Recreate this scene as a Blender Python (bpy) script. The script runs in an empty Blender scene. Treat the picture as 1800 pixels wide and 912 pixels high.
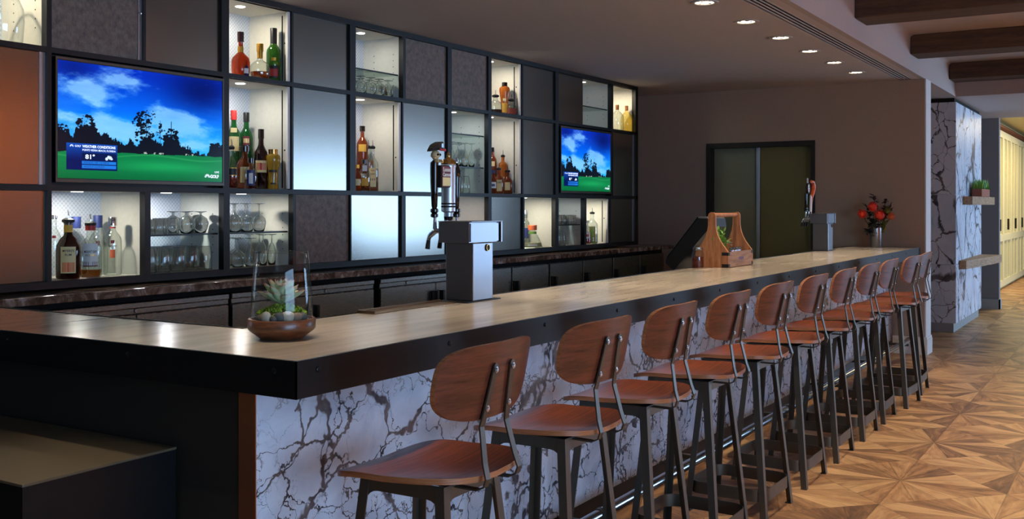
import bpy, bmesh, math, random
import numpy as np
from mathutils import Vector, Matrix, noise as mnoise
PI = math.pi
SC = bpy.context.scene
COL = SC.collection

# ---------------------------------------------------------------- camera, exposure, world
EYE = 1.48
YAW = math.atan(1114 / 1810)            # angle between the view and the bar's long side
cam_d = bpy.data.cameras.new('camera')
cam = bpy.data.objects.new('camera', cam_d); COL.objects.link(cam)
cam_d.sensor_width = 36; cam_d.lens = 36 * 1810 / 1800
cam_d.shift_y = -(456 - 362.5) / 1800
cam_d.clip_start = 0.05; cam_d.clip_end = 100
cam.location = (0, 0, EYE)
cam.rotation_euler = (PI / 2, 0, YAW - PI / 2)
SC.camera = cam
SC.view_settings.view_transform = 'Standard'
SC.view_settings.look = 'None'
SC.view_settings.exposure = 0.08
SC.view_settings.gamma = 1.0
SC.view_settings.use_curve_mapping = False
SC.cycles.use_denoising = True
SC.cycles.max_bounces = 24
SC.cycles.transparent_max_bounces = 40
SC.cycles.transmission_bounces = 24
SC.cycles.glossy_bounces = 5
SC.cycles.diffuse_bounces = 4
SC.cycles.caustics_refractive = False
SC.cycles.caustics_reflective = False
SC.cycles.sample_clamp_indirect = 4.0
world = bpy.data.worlds.new('daylight'); SC.world = world; world.use_nodes = True
wb = world.node_tree.nodes['Background']
wb.inputs[0].default_value = (0.40, 0.65, 1.0, 1)
wb.inputs[1].default_value = 12.0

DOWN_W = 66.0        # bar downlights
FLOOR_W = 130.0       # downlights of the beamed ceiling
PUCK_W = 1.6
WALL_FILL_W = 185.0
WIN = (13.2, 21.6, 0.3, 2.45)           # window openings in the wall behind the viewer
WIN_ADDED = (-2.4, 2.6, 0.3, 2.45)  # unseen second opening, added to throw cool daylight on the near marble

def light(name, kind, loc, power, color, parent=None, **kw):
    d = bpy.data.lights.new(name, kind); d.energy = power; d.color = color
    for k, v in kw.items():
        if k == 'portal': d.cycles.is_portal = v
        else: setattr(d, k, v)
    o = bpy.data.objects.new(name, d); COL.objects.link(o); o.location = loc
    if parent:
        o.parent = parent; o.location = Vector(loc) - parent.location
    return o
WARM = (1.0, 0.64, 0.28)
SOFTW = (1.0, 0.87, 0.70)
COOL = (0.80, 0.92, 1.0)
for W0, i in ((WIN, 0), (WIN, 1), (WIN, 2), (WIN_ADDED, 0), (WIN_ADDED, 1), (WIN_ADDED, 2)):      # sky light enters through the window bays
    w = (W0[1] - W0[0]) / 3
    p = light('window_daylight', 'AREA', (W0[0] + w * (i + .5), -4.98, (W0[2] + W0[3]) / 2), 1, (1, 1, 1),
              shape='RECTANGLE', size=w, size_y=WIN[3] - WIN[2], portal=True)
    p.rotation_euler = (PI / 2, 0, 0)     # faces into the room (+Y)

# ---------------------------------------------------------------- materials
def lin(c):
    c = [x / 255 for x in c]
    return tuple((x / 12.92 if x <= .04045 else ((x + .055) / 1.055) ** 2.4) for x in c)
MATS = {}
class NT:
    def __init__(s, m): s.t = m.node_tree; s.n = s.t.nodes; s.l = s.t.links
    def new(s, typ, **kw):
        n = s.n.new(typ)
        for k, v in kw.items(): setattr(n, k, v)
        return n
    def link(s, a, b): s.l.new(a, b)
    def setin(s, sock, v):
        if isinstance(v, bpy.types.NodeSocket): s.l.new(v, sock)
        else: sock.default_value = v
    def m(s, op, a, b=None, c=None):
        n = s.n.new('ShaderNodeMath'); n.operation = op
        s.setin(n.inputs[0], a)
        if b is not None: s.setin(n.inputs[1], b)
        if c is not None: s.setin(n.inputs[2], c)
        return n.outputs[0]
    def comb(s, x, y, z):
        n = s.n.new('ShaderNodeCombineXYZ')
        for k, v in enumerate((x, y, z)): s.setin(n.inputs[k], v)
        return n.outputs[0]
    def sep(s, v):
        n = s.n.new('ShaderNodeSeparateXYZ'); s.l.new(v, n.inputs[0]); return n.outputs
    def coord(s, which='Object', scale=(1, 1, 1), rot=(0, 0, 0)):
        c = s.n.new('ShaderNodeTexCoord'); mp = s.n.new('ShaderNodeMapping')
        mp.inputs['Scale'].default_value = scale; mp.inputs['Rotation'].default_value = rot
        s.l.new(c.outputs[which], mp.inputs[0]); return mp.outputs[0]
    def noise(s, vec, scale=5, detail=4, rough=.55, dist=0, out='Fac'):
        n = s.n.new('ShaderNodeTexNoise')
        s.l.new(vec, n.inputs['Vector']); n.inputs['Scale'].default_value = scale
        n.inputs['Detail'].default_value = detail; n.inputs['Roughness'].default_value = rough
        n.inputs['Distortion'].default_value = dist
        return n.outputs[out]
    def ramp(s, fac, stops, interp='LINEAR'):
        n = s.n.new('ShaderNodeValToRGB'); n.color_ramp.interpolation = interp
        e = n.color_ramp.elements
        while len(e) < len(stops): e.new(.5)
        for k, (p, c) in enumerate(stops):
            e[k].position = p; e[k].color = (*c, 1) if len(c) == 3 else c
        s.setin(n.inputs[0], fac); return n.outputs[0]
    def mix(s, f, a, b, mode='MIX'):
        n = s.n.new('ShaderNodeMixRGB'); n.blend_type = mode
        s.setin(n.inputs[0], f)
        for k, v in ((1, a), (2, b)):
            if isinstance(v, tuple): n.inputs[k].default_value = (*v[:3], 1)
            else: s.l.new(v, n.inputs[k])
        return n.outputs[0]
    def bump(s, h, strength=.2, dist=.01):
        n = s.n.new('ShaderNodeBump'); n.inputs['Strength'].default_value = strength
        n.inputs['Distance'].default_value = dist; s.l.new(h, n.inputs['Height']); return n.outputs[0]
def base(name):
    m = bpy.data.materials.new(name); m.use_nodes = True; MATS[name] = m
    return m, NT(m), m.node_tree.nodes['Principled BSDF']
def pbr(name, col, rough=.5, metal=0, **kw):
    m, n, b = base(name)
    c = n.coord(); f = n.noise(c, 40, 2)
    cc = lin(col)
    n.link(n.mix(f, tuple(x * .93 for x in cc), tuple(min(1, x * 1.07) for x in cc)), b.inputs['Base Color'])
    b.inputs['Roughness'].default_value = rough; b.inputs['Metallic'].default_value = metal
    for k, v in kw.items(): b.inputs[k].default_value = v
    return m
def emit(name, col, s):
    m, n, b = base(name)
    b.inputs['Base Color'].default_value = (*lin(col), 1)
    b.inputs['Emission Color'].default_value = (*lin(col), 1); b.inputs['Emission Strength'].default_value = s
    return m
def thin_glass(name, tint=(1, 1, 1), edge=(.55, .62, .6), rough=.0, refl=.10):
    """thin walled clear glass: passes light straight through, reflects at grazing angles, darker where seen edge-on"""
    m, n, b = base(name); n.n.remove(b)
    lw = n.new('ShaderNodeLayerWeight'); lw.inputs[0].default_value = .35
    f = n.m('POWER', lw.outputs['Facing'], 2.2)
    tr = n.new('ShaderNodeBsdfTransparent'); n.link(n.mix(f, tint, edge), tr.inputs[0])
    gl = n.new('ShaderNodeBsdfGlossy'); gl.inputs['Roughness'].default_value = rough
    mx = n.new('ShaderNodeMixShader')
    l2 = n.new('ShaderNodeLayerWeight'); l2.inputs[0].default_value = .5
    n.link(n.m('MULTIPLY_ADD', n.m('POWER', l2.outputs['Facing'], 4.0), .8, refl * .7), mx.inputs[0])
    n.link(tr.outputs[0], mx.inputs[1]); n.link(gl.outputs[0], mx.inputs[2])
    n.link(mx.outputs[0], n.n['Material Output'].inputs[0])
    return m
def wood(name, dark, light_, scale=1.0, stretch=(1, 12, 12), rough=.35, rot=(0, 0, 0), coat=0, spec=.5):
    m, n, b = base(name)
    c = n.coord('Object', stretch, rot)
    f1 = n.noise(c, 3 * scale, 6, .6, .35)
    f2 = n.noise(c, 22 * scale, 3, .6, .3)
    f = n.m('ADD', n.m('MULTIPLY', f1, .75), n.m('MULTIPLY', f2, .3))
    a, z = lin(dark), lin(light_)
    mid = tuple((x + y) / 2 for x, y in zip(a, z))
    n.link(n.ramp(f, [(.33, a), (.5, mid), (.68, z)]), b.inputs['Base Color'])
    b.inputs['Roughness'].default_value = rough
    b.inputs['Coat Weight'].default_value = coat; b.inputs['Coat Roughness'].default_value = .15
    n.link(n.bump(f2, .08, .002), b.inputs['Normal'])
    return m

pbr('black_frame', (17, 17, 18), .45, .2)
pbr('apron_steel', (12, 13, 15), .40, 0, **{'Specular IOR Level': .3})
pbr('dark_metal', (92, 86, 76), .40, .7)
pbr('black_plastic', (16, 17, 18), .35)
pbr('bolt_steel', (190, 190, 195), .25, 1)
pbr('chrome', (205, 208, 214), .12, 1)
pbr('brass', (190, 150, 90), .25, 1)
pbr('white_paint', (222, 220, 216), .6)
pbr('cubby_white', (226, 222, 208), .55)
pbr('soffit_paint', (196, 188, 182), .8)
pbr('ceiling_white', (178, 168, 162), .8)
pbr('grey_wall', (120, 120, 124), .8)
pbr('baseboard_grey', (150, 152, 150), .6)
pbr('niche_dark', (60, 58, 58), .8)
pbr('black_panel', (34, 32, 27), .6)
pbr('toe_kick', (22, 19, 16), .5)
pbr('lip_white', (230, 228, 222), .5)
pbr('slot_black', (6, 6, 6), .9)
pbr('door_black', (14, 13, 11), .5)
pbr('door_olive', (104, 100, 56), .45)
pbr('door_olive_pale', (122, 128, 104), .4)
pbr('alu', (185, 192, 196), .35, .9)
pbr('cream_door', (214, 204, 160), .5)
pbr('cream_panel', (186, 176, 128), .6)
pbr('far_ceiling', (190, 170, 110), .8)
pbr('paper_white', (236, 232, 222), .6)
pbr('cork', (156, 104, 56), .8)
pbr('iron_black', (20, 18, 16), .6, .3)
pbr('terracotta', (150, 92, 70), .8)
pbr('pumice', (150, 140, 128), .9)
pbr('pebble_pale', (190, 176, 156), .6)
pbr('pebble_grey', (84, 82, 76), .6)
pbr('pebble_brown', (130, 108, 88), .6)
pbr('soil', (40, 30, 22), .95)
pbr('red_fabric', (150, 20, 22), .6)
pbr('bone', (214, 190, 140), .5)
pbr('maroon', (96, 22, 34), .5)
pbr('orange_gloss', (214, 92, 40), .3)
pbr('gold', (200, 150, 60), .3, .8)
pbr('blue_ink', (36, 52, 110), .5)
pbr('red_ink', (176, 34, 30), .5)
pbr('black_ink', (18, 16, 16), .5)
pbr('purple_ink', (112, 92, 122), .8)
pbr('bloom_red', (226, 54, 24), .6)
pbr('bloom_orange', (230, 110, 60), .6)
pbr('leaf_dark', (34, 40, 26), .6)
pbr('leaf_wine', (58, 20, 22), .6)
pbr('leaf_olive', (112, 112, 40), .6)
pbr('leaf_green', (122, 170, 66), .5)
pbr('petal_white', (232, 232, 214), .6)
pbr('label_cream', (226, 206, 150), .6)
pbr('label_yellow', (216, 166, 60), .6)
pbr('label_silver', (190, 200, 214), .3, .5)
pbr('label_white', (232, 232, 228), .6)
pbr('bottle_black', (20, 12, 10), .08)
pbr('matte_glass_dark', (18, 24, 34), .1)
pbr('bar_top_under', (120, 100, 80), .6)
pbr('interior_wood_wall', (150, 88, 38), .7)
pbr('lens_rim', (196, 190, 184), .4)
emit('lamp_disc', (255, 236, 205), 9)
emit('puck_disc', (255, 246, 228), 7)

def brushed(name, col, rough, sc=(1, 1, 60)):
    m, n, b = base(name)
    f = n.noise(n.coord('Object', sc), 30, 2)
    c = lin(col)
    n.link(n.mix(f, tuple(x * .9 for x in c), tuple(min(1, x * 1.1) for x in c)), b.inputs['Base Color'])
    n.link(n.m('ADD', n.m('MULTIPLY', f, .12), rough - .06), b.inputs['Roughness'])
    b.inputs['Metallic'].default_value = 1.0
    return m
m, n, b = base('satin_panel')
b.inputs['Base Color'].default_value = (*lin((146, 141, 133)), 1); b.inputs['Metallic'].default_value = 1; b.inputs['Roughness'].default_value = .23
brushed('steel_brushed', (150, 150, 154), .33)
pbr('bench_steel', (200, 192, 182), .45, .4)
brushed('cooler_steel', (170, 164, 158), .27)
pbr('tray_metal', (110, 90, 68), .4, .8)
pbr('rail_chrome', (200, 204, 212), .2, 1)
pbr('vase_metal', (150, 150, 150), .28, .9)
pbr('can_silver', (200, 204, 210), .38, .8)
brushed('bronze_trim', (196, 134, 98), .42)
pbr('box_steel', (92, 80, 62), .42, .2)

wood('walnut_seat', (50, 20, 11), (150, 72, 38), 1.3, (1.2, 20, 3), .36, coat=.2)
wood('walnut_back', (50, 22, 14), (114, 56, 36), 1.3, (1.2, 3, 20), .36, coat=.2)
wood('ply_edge', (120, 66, 36), (196, 130, 84), 1, (2, 2, 60), .4)
wood('beam_wood', (40, 26, 17), (86, 62, 42), .6, (12, 1, 12), .7)
wood('caddy_wood', (128, 70, 36), (200, 134, 84), 1.2, (14, 14, 1.5), .6)
wood('caddy_front_wood', (120, 84, 62), (186, 142, 112), 1.2, (1.5, 14, 14), .7)
wood('bowl_wood', (62, 34, 20), (124, 76, 46), 1.2, (6, 6, 30), .35, coat=.2)
wood('ledge_wood', (96, 62, 38), (196, 158, 116), 1.2, (3, 10, 30), .6)

# countertop: beige stone with soft long streaks
m, n, b = base('counter_stone')
c = n.coord('Object', (.5, 5, 1)); f = n.noise(c, 2.2, 6, .6, .6)
f2 = n.noise(n.coord('Object'), 140, 2)
col = n.ramp(f, [(.3, lin((150, 138, 124))), (.5, lin((170, 158, 142))), (.7, lin((184, 172, 156)))])
n.link(n.mix(n.m('MULTIPLY', f2, .35), col, lin((150, 128, 104))), b.inputs['Base Color'])
b.inputs['Roughness'].default_value = .21; b.inputs['Specular IOR Level'].default_value = .6

# white marble with broken dark veins
def marble(name, sc=1.0, stretch=(1, 1, 1)):
    m, n, b = base(name)
    oi = n.new('ShaderNodeObjectInfo')
    off = n.m('MULTIPLY', oi.outputs['Random'], 53.0)
    c0 = n.coord('Object', stretch)
    va = n.new('ShaderNodeVectorMath', operation='ADD'); n.link(c0, va.inputs[0]); n.link(n.comb(off, off, off), va.inputs[1])
    c0 = va.outputs[0]
    def vein(scale, dist, w0, w1, seed):
        nz = n.new('ShaderNodeTexNoise'); n.link(c0, nz.inputs['Vector']); nz.inputs['Scale'].default_value = scale * .9
        nz.inputs['Detail'].default_value = 5; nz.inputs['Roughness'].default_value = .56
        vm = n.new('ShaderNodeVectorMath', operation='MULTIPLY_ADD')
        n.link(nz.outputs['Color'], vm.inputs[0]); vm.inputs[1].default_value = (dist,) * 3; n.link(c0, vm.inputs[2])
        vo = n.new('ShaderNodeTexVoronoi', feature='DISTANCE_TO_EDGE'); n.link(vm.outputs[0], vo.inputs['Vector'])
        vo.inputs['Scale'].default_value = scale
        w = n.noise(c0, scale * 1.1 + seed, 4, .6)
        wid = n.m('MINIMUM', n.m('MULTIPLY_ADD', n.m('POWER', w, 5.0), w1, w0), .05)
        v = n.m('DIVIDE', vo.outputs['Distance'], wid)
        return n.m('SUBTRACT', 1.0, n.m('MINIMUM', v, 1.0))
    v1 = vein(3.3 * sc, .38, .003, .6, 0.0)
    v2 = vein(7.5 * sc, .2, .002, .5, 3.1)
    v3 = vein(1.5 * sc, .8, .002, .5, 1.7)
    gate = n.ramp(n.noise(c0, 1.9 * sc, 3), [(.40, (0, 0, 0)), (.6, (1, 1, 1))])
    cloud = n.noise(c0, 3 * sc, 5, .6, .8)
    basec = n.ramp(cloud, [(.3, lin((186, 196, 212))), (.6, lin((220, 226, 236)))])
    g1 = n.m('MULTIPLY', v1, 1.0)
    g2 = n.m('MULTIPLY', n.m('MULTIPLY', v2, gate), .9)
    g = n.m('MAXIMUM', n.m('MAXIMUM', g1, g2), v3)
    ink = n.ramp(g, [(0.0, (0, 0, 0)), (.2, (.3,) * 3), (.55, (1, 1, 1))])
    tone = n.ramp(n.noise(c0, 9 * sc, 3), [(.35, lin((44, 46, 56))), (.65, lin((120, 112, 112)))])
    n.link(n.mix(ink, basec, tone), b.inputs['Base Color'])
    b.inputs['Roughness'].default_value = .22 if sc > 1 else .42
    return m
marble('marble', 1.35)
marble('marble_pillar', .62, (1, 1, .8))

# dark brown streaked marble of the back counter
m, n, b = base('dark_marble')
c = n.coord('Object', (1, 1, 1)); f = n.noise(c, 7, 8, .7, 1.5)
n.link(n.ramp(f, [(.3, lin((26, 20, 18))), (.47, lin((84, 64, 52))), (.58, lin((128, 110, 100))), (.7, lin((190, 186, 190)))]), b.inputs['Base Color'])
b.inputs['Roughness'].default_value = .12
# woven wall covering
m, n, b = base('wall_fabric')
c = n.coord('Object', (90, 90, 6)); f = n.noise(c, 6, 3)
n.link(n.mix(f, lin((142, 126, 112)), lin((168, 150, 134))), b.inputs['Base Color'])
b.inputs['Roughness'].default_value = .9; n.link(n.bump(f, .15, .002), b.inputs['Normal'])
# mottled fabric doors
m, n, b = base('mottled_fabric')
c = n.coord('Object'); f = n.noise(c, 26, 5, .7); f2 = n.noise(n.coord('Object', (6, 6, 1)), 30, 3)
f = n.m('ADD', n.m('MULTIPLY', f, .7), n.m('MULTIPLY', f2, .3))
n.link(n.ramp(f, [(.35, lin((72, 61, 54))), (.65, lin((128, 114, 102)))]), b.inputs['Base Color'])
b.inputs['Roughness'].default_value = .55; b.inputs['Sheen Weight'].default_value = .4
# back film of the cubbies: white with a fine diamond lattice
m, n, b = base('lattice_white')
x, y, z = n.sep(n.coord('Object'))
s1 = n.m('ABSOLUTE', n.m('SINE', n.m('MULTIPLY', n.m('ADD', x, z), 130)))
s2 = n.m('ABSOLUTE', n.m('SINE', n.m('MULTIPLY', n.m('SUBTRACT', x, z), 130)))
g = n.m('MINIMUM', s1, s2)
n.link(n.ramp(g, [(.1, lin((226, 230, 236))), (.45, lin((188, 196, 206)))]), b.inputs['Base Color'])
b.inputs['Roughness'].default_value = .35
# floor: wedge cut planks radiating from staggered centres
m, n, b = base('floor_wood')
x, y, z = n.sep(n.coord('Object'))
S_ = .5225
X_ = n.m('DIVIDE', n.m('SUBTRACT', x, 5.84), S_); Y_ = n.m('DIVIDE', n.m('SUBTRACT', y, 1.13), S_)
a_ = n.m('MULTIPLY', n.m('ADD', X_, Y_), .5); b_ = n.m('MULTIPLY', n.m('SUBTRACT', X_, Y_), .5)
ia = n.m('ROUND', a_); ib = n.m('ROUND', b_)
da = n.m('SUBTRACT', a_, ia); db = n.m('SUBTRACT', b_, ib)
dX = n.m('ADD', da, db); dY = n.m('SUBTRACT', da, db)
ang = n.m('DIVIDE', n.m('ARCTAN2', dY, dX), 2 * PI)
rad = n.m('SQRT', n.m('ADD', n.m('MULTIPLY', dX, dX), n.m('MULTIPLY', dY, dY)))
NW = 18
wa = n.m('MULTIPLY', n.m('ADD', ang, .5), NW)
wi = n.m('FLOOR', wa); wf = n.m('FRACT', wa)
wn = n.new('ShaderNodeTexWhiteNoise', noise_dimensions='3D')
n.link(n.comb(ia, ib, wi), wn.inputs['Vector'])
gv = n.comb(n.m('MULTIPLY', rad, 1.3), n.m('MULTIPLY', wa, 1.1), n.m('ADD', n.m('MULTIPLY', ia, 3.7), ib))
gr = n.noise(gv, 2.6, 5, .6, .5)
gf = n.noise(n.comb(n.m('MULTIPLY', rad, 3), n.m('MULTIPLY', wa, 9), ia), 3, 2)
v = n.m('ADD', n.m('ADD', n.m('MULTIPLY', wn.outputs['Value'], .40), n.m('MULTIPLY', gr, .72)), n.m('MULTIPLY', gf, .12))
col = n.ramp(v, [(.28, lin((80, 58, 44))), (.46, lin((132, 94, 64))), (.62, lin((176, 130, 88))), (.82, lin((206, 164, 116)))])
e1 = n.m('MULTIPLY', n.m('MINIMUM', wf, n.m('SUBTRACT', 1.0, wf)), n.m('MULTIPLY', rad, 2 * PI / NW))
e2 = n.m('SUBTRACT', .5, n.m('MAXIMUM', n.m('ABSOLUTE', da), n.m('ABSOLUTE', db)))
ed = n.m('MINIMUM', e1, n.m('MULTIPLY', e2, 1.4))
seam = n.m('LESS_THAN', ed, .006)
n.link(n.mix(n.m('MULTIPLY', seam, .4), col, lin((60, 40, 28))), b.inputs['Base Color'])
b.inputs['Roughness'].default_value = .42; b.inputs['Specular IOR Level'].default_value = .35

thin_glass('clear_glass', (.97, .985, .98), (.30, .36, .36))
thin_glass('terrarium_glass', (.97, .99, .98), (.55, .65, .6), refl=.045)
thin_glass('shelf_glass', (.90, .96, .94), (.6, .75, .7), refl=.08)
thin_glass('clear_bottle', (.92, .95, .92), (.25, .30, .27), refl=.16)
thin_glass('yellow_glass', (.95, .86, .50), (.55, .42, .12))
def liquid(name, col, rough=.05, em=0):
    m, n, b = base(name)
    b.inputs['Base Color'].default_value = (*lin(col), 1); b.inputs['Roughness'].default_value = rough
    b.inputs['Transmission Weight'].default_value = .55; b.inputs['IOR'].default_value = 1.2
    b.inputs['Coat Weight'].default_value = .6; b.inputs['Coat Roughness'].default_value = .03
    return m
liquid('amber', (206, 110, 36)); liquid('whiskey', (150, 62, 22)); liquid('dark_rum', (52, 20, 10))
liquid('cognac', (200, 58, 20)); liquid('green_bottle', (22, 92, 40)); liquid('dark_green_bottle', (48, 96, 30))
liquid('gold_liquid', (216, 168, 56)); liquid('red_liquid', (120, 18, 16)); liquid('pale_liquid', (216, 214, 160))
liquid('pink_liquid', (220, 90, 80)); liquid('wine_bottle', (34, 14, 18)); liquid('blue_bottle', (34, 50, 110))
liquid('red_glass', (150, 20, 26)); liquid('jar_spice', (140, 60, 34)); liquid('apple_liquid', (200, 214, 120))

m, n, b = base('solid_glass')
b.inputs['Base Color'].default_value = (.97, .99, .98, 1); b.inputs['Roughness'].default_value = 0; b.inputs['Transmission Weight'].default_value = 1; b.inputs['IOR'].default_value = 1.48
# tv picture comes from a colour attribute on the screen mesh
m, n, b = base('tv_picture')
at = n.new('ShaderNodeAttribute'); at.attribute_name = 'picture'
b.inputs['Base Color'].default_value = (0.003, 0.003, 0.004, 1); b.inputs['Roughness'].default_value = .15; b.inputs['Specular IOR Level'].default_value = .15
n.link(at.outputs['Color'], b.inputs['Emission Color']); b.inputs['Emission Strength'].default_value = 1.1
emit('tv_white', (230, 240, 255), 1.1)
emit('tv_dark_text', (20, 60, 130), .9)

# succulent leaf: green with a pink rim by its own generated height
m, n, b = base('succulent')
f = n.noise(n.coord('Object'), 60, 2)
at = n.new('ShaderNodeAttribute'); at.attribute_name = 'rim'
cc = n.mix(f, lin((134, 168, 128)), lin((196, 214, 176)))
n.link(n.mix(n.m('POWER', at.outputs['Fac'], 3.0), cc, lin((206, 120, 104))), b.inputs['Base Color']); b.inputs['Roughness'].default_value = .45
m, n, b = base('moss')
f = n.noise(n.coord('Object'), 180, 4)
n.link(n.ramp(f, [(.3, lin((60, 84, 16))), (.6, lin((150, 176, 40)))]), b.inputs['Base Color']); b.inputs['Roughness'].default_value = .9

# ---------------------------------------------------------------- geometry helpers
def box(bm, x0, x1, y0, y1, z0, z1, bev=0):
    r = bmesh.ops.create_cube(bm, size=1)
    vs = r['verts']
    for v in vs:
        v.co = Vector(((x0 + x1) / 2 + v.co.x * (x1 - x0), (y0 + y1) / 2 + v.co.y * (y1 - y0), (z0 + z1) / 2 + v.co.z * (z1 - z0)))
    if bev:
        es = list({e for v in vs for e in v.link_edges})
        bmesh.ops.bevel(bm, geom=es, offset=bev, segments=2, affect='EDGES', profile=.5)
    return bm
def B(*boxes, bev=0):
    bm = bmesh.new()
    for bx in boxes: box(bm, *bx, bev=bev)
    return bm
def lathe(bm, prof, c=(0, 0, 0), seg=28, axis='z', cap0=True, cap1=True):
    rings = []
    c = Vector(c)
    for r, h in prof:
        ring = []
        for i in range(seg):
            t = 2 * PI * i / seg
            if axis == 'z': p = Vector((r * math.cos(t), r * math.sin(t), h))
            elif axis == 'x': p = Vector((h, r * math.cos(t), r * math.sin(t)))
            else: p = Vector((r * math.sin(t), h, r * math.cos(t)))
            ring.append(bm.verts.new(c + p))
        rings.append(ring)
    for a, b2 in zip(rings, rings[1:]):
        for i in range(seg):
            j = (i + 1) % seg
            bm.faces.new((a[i], a[j], b2[j], b2[i]))
    if cap0: bm.faces.new(rings[0][::-1])
    if cap1: bm.faces.new(rings[-1])
    return bm
def L(prof, c=(0, 0, 0), seg=28, **k): return lathe(bmesh.new(), prof, c, seg, **k)
def tube(bm, pts, r, seg=10, closed=False, cap=True):
    pts = [Vector(p) for p in pts]; n_ = len(pts); rings = []
    rr = r if isinstance(r, (list, tuple)) else [r] * n_
    up = None
    for i, p in enumerate(pts):
        a = pts[i - 1] if (i > 0 or closed) else p
        c = pts[(i + 1) % n_] if (i < n_ - 1 or closed) else p
        d = (c - a).normalized()
        if up is None:
            up = d.orthogonal().normalized()
        up = (up - d * up.dot(d)).normalized()
        s = d.cross(up)
        rings.append([bm.verts.new(p + (up * math.cos(2 * PI * k / seg) + s * math.sin(2 * PI * k / seg)) * rr[i]) for k in range(seg)])
    m_ = n_ if closed else n_ - 1
    for i in range(m_):
        a, b2 = rings[i], rings[(i + 1) % n_]
        for k in range(seg):
            j = (k + 1) % seg; bm.faces.new((a[k], a[j], b2[j], b2[k]))
    if cap and not closed:
        bm.faces.new(rings[0][::-1]); bm.faces.new(rings[-1])
    return bm
def sweep(bm, pts, frame, w, t, closed=False):
    """flat bar: frame(i) gives (width_dir, thick_dir)"""
    rings = []
    for i, p in enumerate(pts):
        a, c = frame(i); p = Vector(p)
        rings.append([bm.verts.new(p + a * sx * w / 2 + c * sy * t / 2) for sx, sy in ((-1, -1), (1, -1), (1, 1), (-1, 1))])
    m_ = len(pts) if closed else len(pts) - 1
    for i in range(m_):
        a, b2 = rings[i], rings[(i + 1) % len(pts)]
        for k in range(4):
            j = (k + 1) % 4; bm.faces.new((a[k], a[j], b2[j], b2[k]))
    if not closed:
        bm.faces.new(rings[0][::-1]); bm.faces.new(rings[-1])
    return bm
def prism(bm, outline, fn, t0, t1):
    """outline of 2D points mapped by fn(u, v, t) and closed between t0 and t1"""
    a = [bm.verts.new(fn(u, v, t0)) for u, v in outline]; b2 = [bm.verts.new(fn(u, v, t1)) for u, v in outline]
    bm.faces.new(a[::-1]); bm.faces.new(b2)
    for i in range(len(a)):
        j = (i + 1) % len(a); bm.faces.new((a[i], a[j], b2[j], b2[i]))
    return bm
def root(name, loc, label, cat, group=None):
    o = bpy.data.objects.new(name, None); COL.objects.link(o); o.location = loc; o.empty_display_size = .05
    o['label'] = label; o['category'] = cat
    if group: o['group'] = group
    return o
def wloc(o):
    v = Vector((0, 0, 0))
    while o: v += o.location; o = o.parent
    return v
def obj(name, bm, mat, parent=None, smooth=False, origin=None, angle=40):
    """bm is in world coordinates; the object's origin is its parent's, or `origin`"""
    org = wloc(parent) if parent else Vector(origin or (0, 0, 0))
    bmesh.ops.recalc_face_normals(bm, faces=bm.faces)
    bmesh.ops.translate(bm, verts=bm.verts, vec=-org)
    me = bpy.data.meshes.new(name); 
    if smooth:
        ca = math.cos(math.radians(angle))
        for e in bm.edges:
            if len(e.link_faces) == 2 and e.link_faces[0].normal.dot(e.link_faces[1].normal) < ca: e.smooth = False
        for f in bm.faces: f.smooth = True
    bm.to_mesh(me); bm.free()
    for mm in (mat if isinstance(mat, (list, tuple)) else [mat]): me.materials.append(MATS[mm])
    o = bpy.data.objects.new(name, me); COL.objects.link(o)
    if parent: o.parent = parent
    else: o.location = org
    return o
def tag(o, label, cat, group=None, kind=None):
    o['label'] = label; o['category'] = cat
    if group: o['group'] = group
    if kind: o['kind'] = kind
    return o
def struct(name, bm, mat, label=None, parent=None, smooth=False):
    o = obj(name, bm, mat, parent, smooth)
    if not parent: o['kind'] = 'structure'
    return o
def dup(r, loc, rotz=0, label=None, group=None):
    c = r.copy(); COL.objects.link(c); c.location = loc; c.rotation_euler = (0, 0, rotz)
    if label: c['label'] = label
    if group: c['group'] = group
    for ch in list(r.children):
        d = ch.copy(); COL.objects.link(d); d.parent = c
        for g in ch.children:
            e = g.copy(); COL.objects.link(e); e.parent = d
    return c
def text_mesh(s, size, ext=.0004, bold=0):
    cu = bpy.data.curves.new('lettering', 'FONT'); cu.body = s; cu.size = size; cu.extrude = ext; cu.offset = bold
    cu.align_x = 'CENTER'; cu.align_y = 'CENTER'; cu.resolution_u = 2
    o = bpy.data.objects.new('lettering', cu); COL.objects.link(o)
    dg = bpy.context.evaluated_depsgraph_get(); dg.update()
    me = bpy.data.meshes.new_from_object(o.evaluated_get(dg))
    bpy.data.objects.remove(o); bpy.data.curves.remove(cu)
    bm = bmesh.new(); bm.from_mesh(me); bpy.data.meshes.remove(me)
    return bm
def text_flat(s, size, c, xdir, up, name, mat, parent, width=None, bold=0, stretch=1):
    """lettering on a plane; xdir and up are unit vectors"""
    bm = text_mesh(s, size, bold=bold)
    if width:
        w = max(v.co.x for v in bm.verts) - min(v.co.x for v in bm.verts); k = width / w
        for v in bm.verts: v.co.x *= k
    X, U = Vector(xdir), Vector(up); N = X.cross(U)
    for v in bm.verts: v.co = Vector(c) + X * v.co.x + U * v.co.y + N * v.co.z
    return obj(name, bm, mat, parent)
def wrap(bm, r, c, ang, z):
    """wrap flat lettering (x,y) on a cylinder of radius r about the vertical through c, centred at bearing ang"""
    for v in bm.verts:
        a = ang + v.co.x / r; rr = r + v.co.z
        v.co = Vector((c[0] + rr * math.cos(a), c[1] + rr * math.sin(a), z + v.co.y))
    return bm
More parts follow.
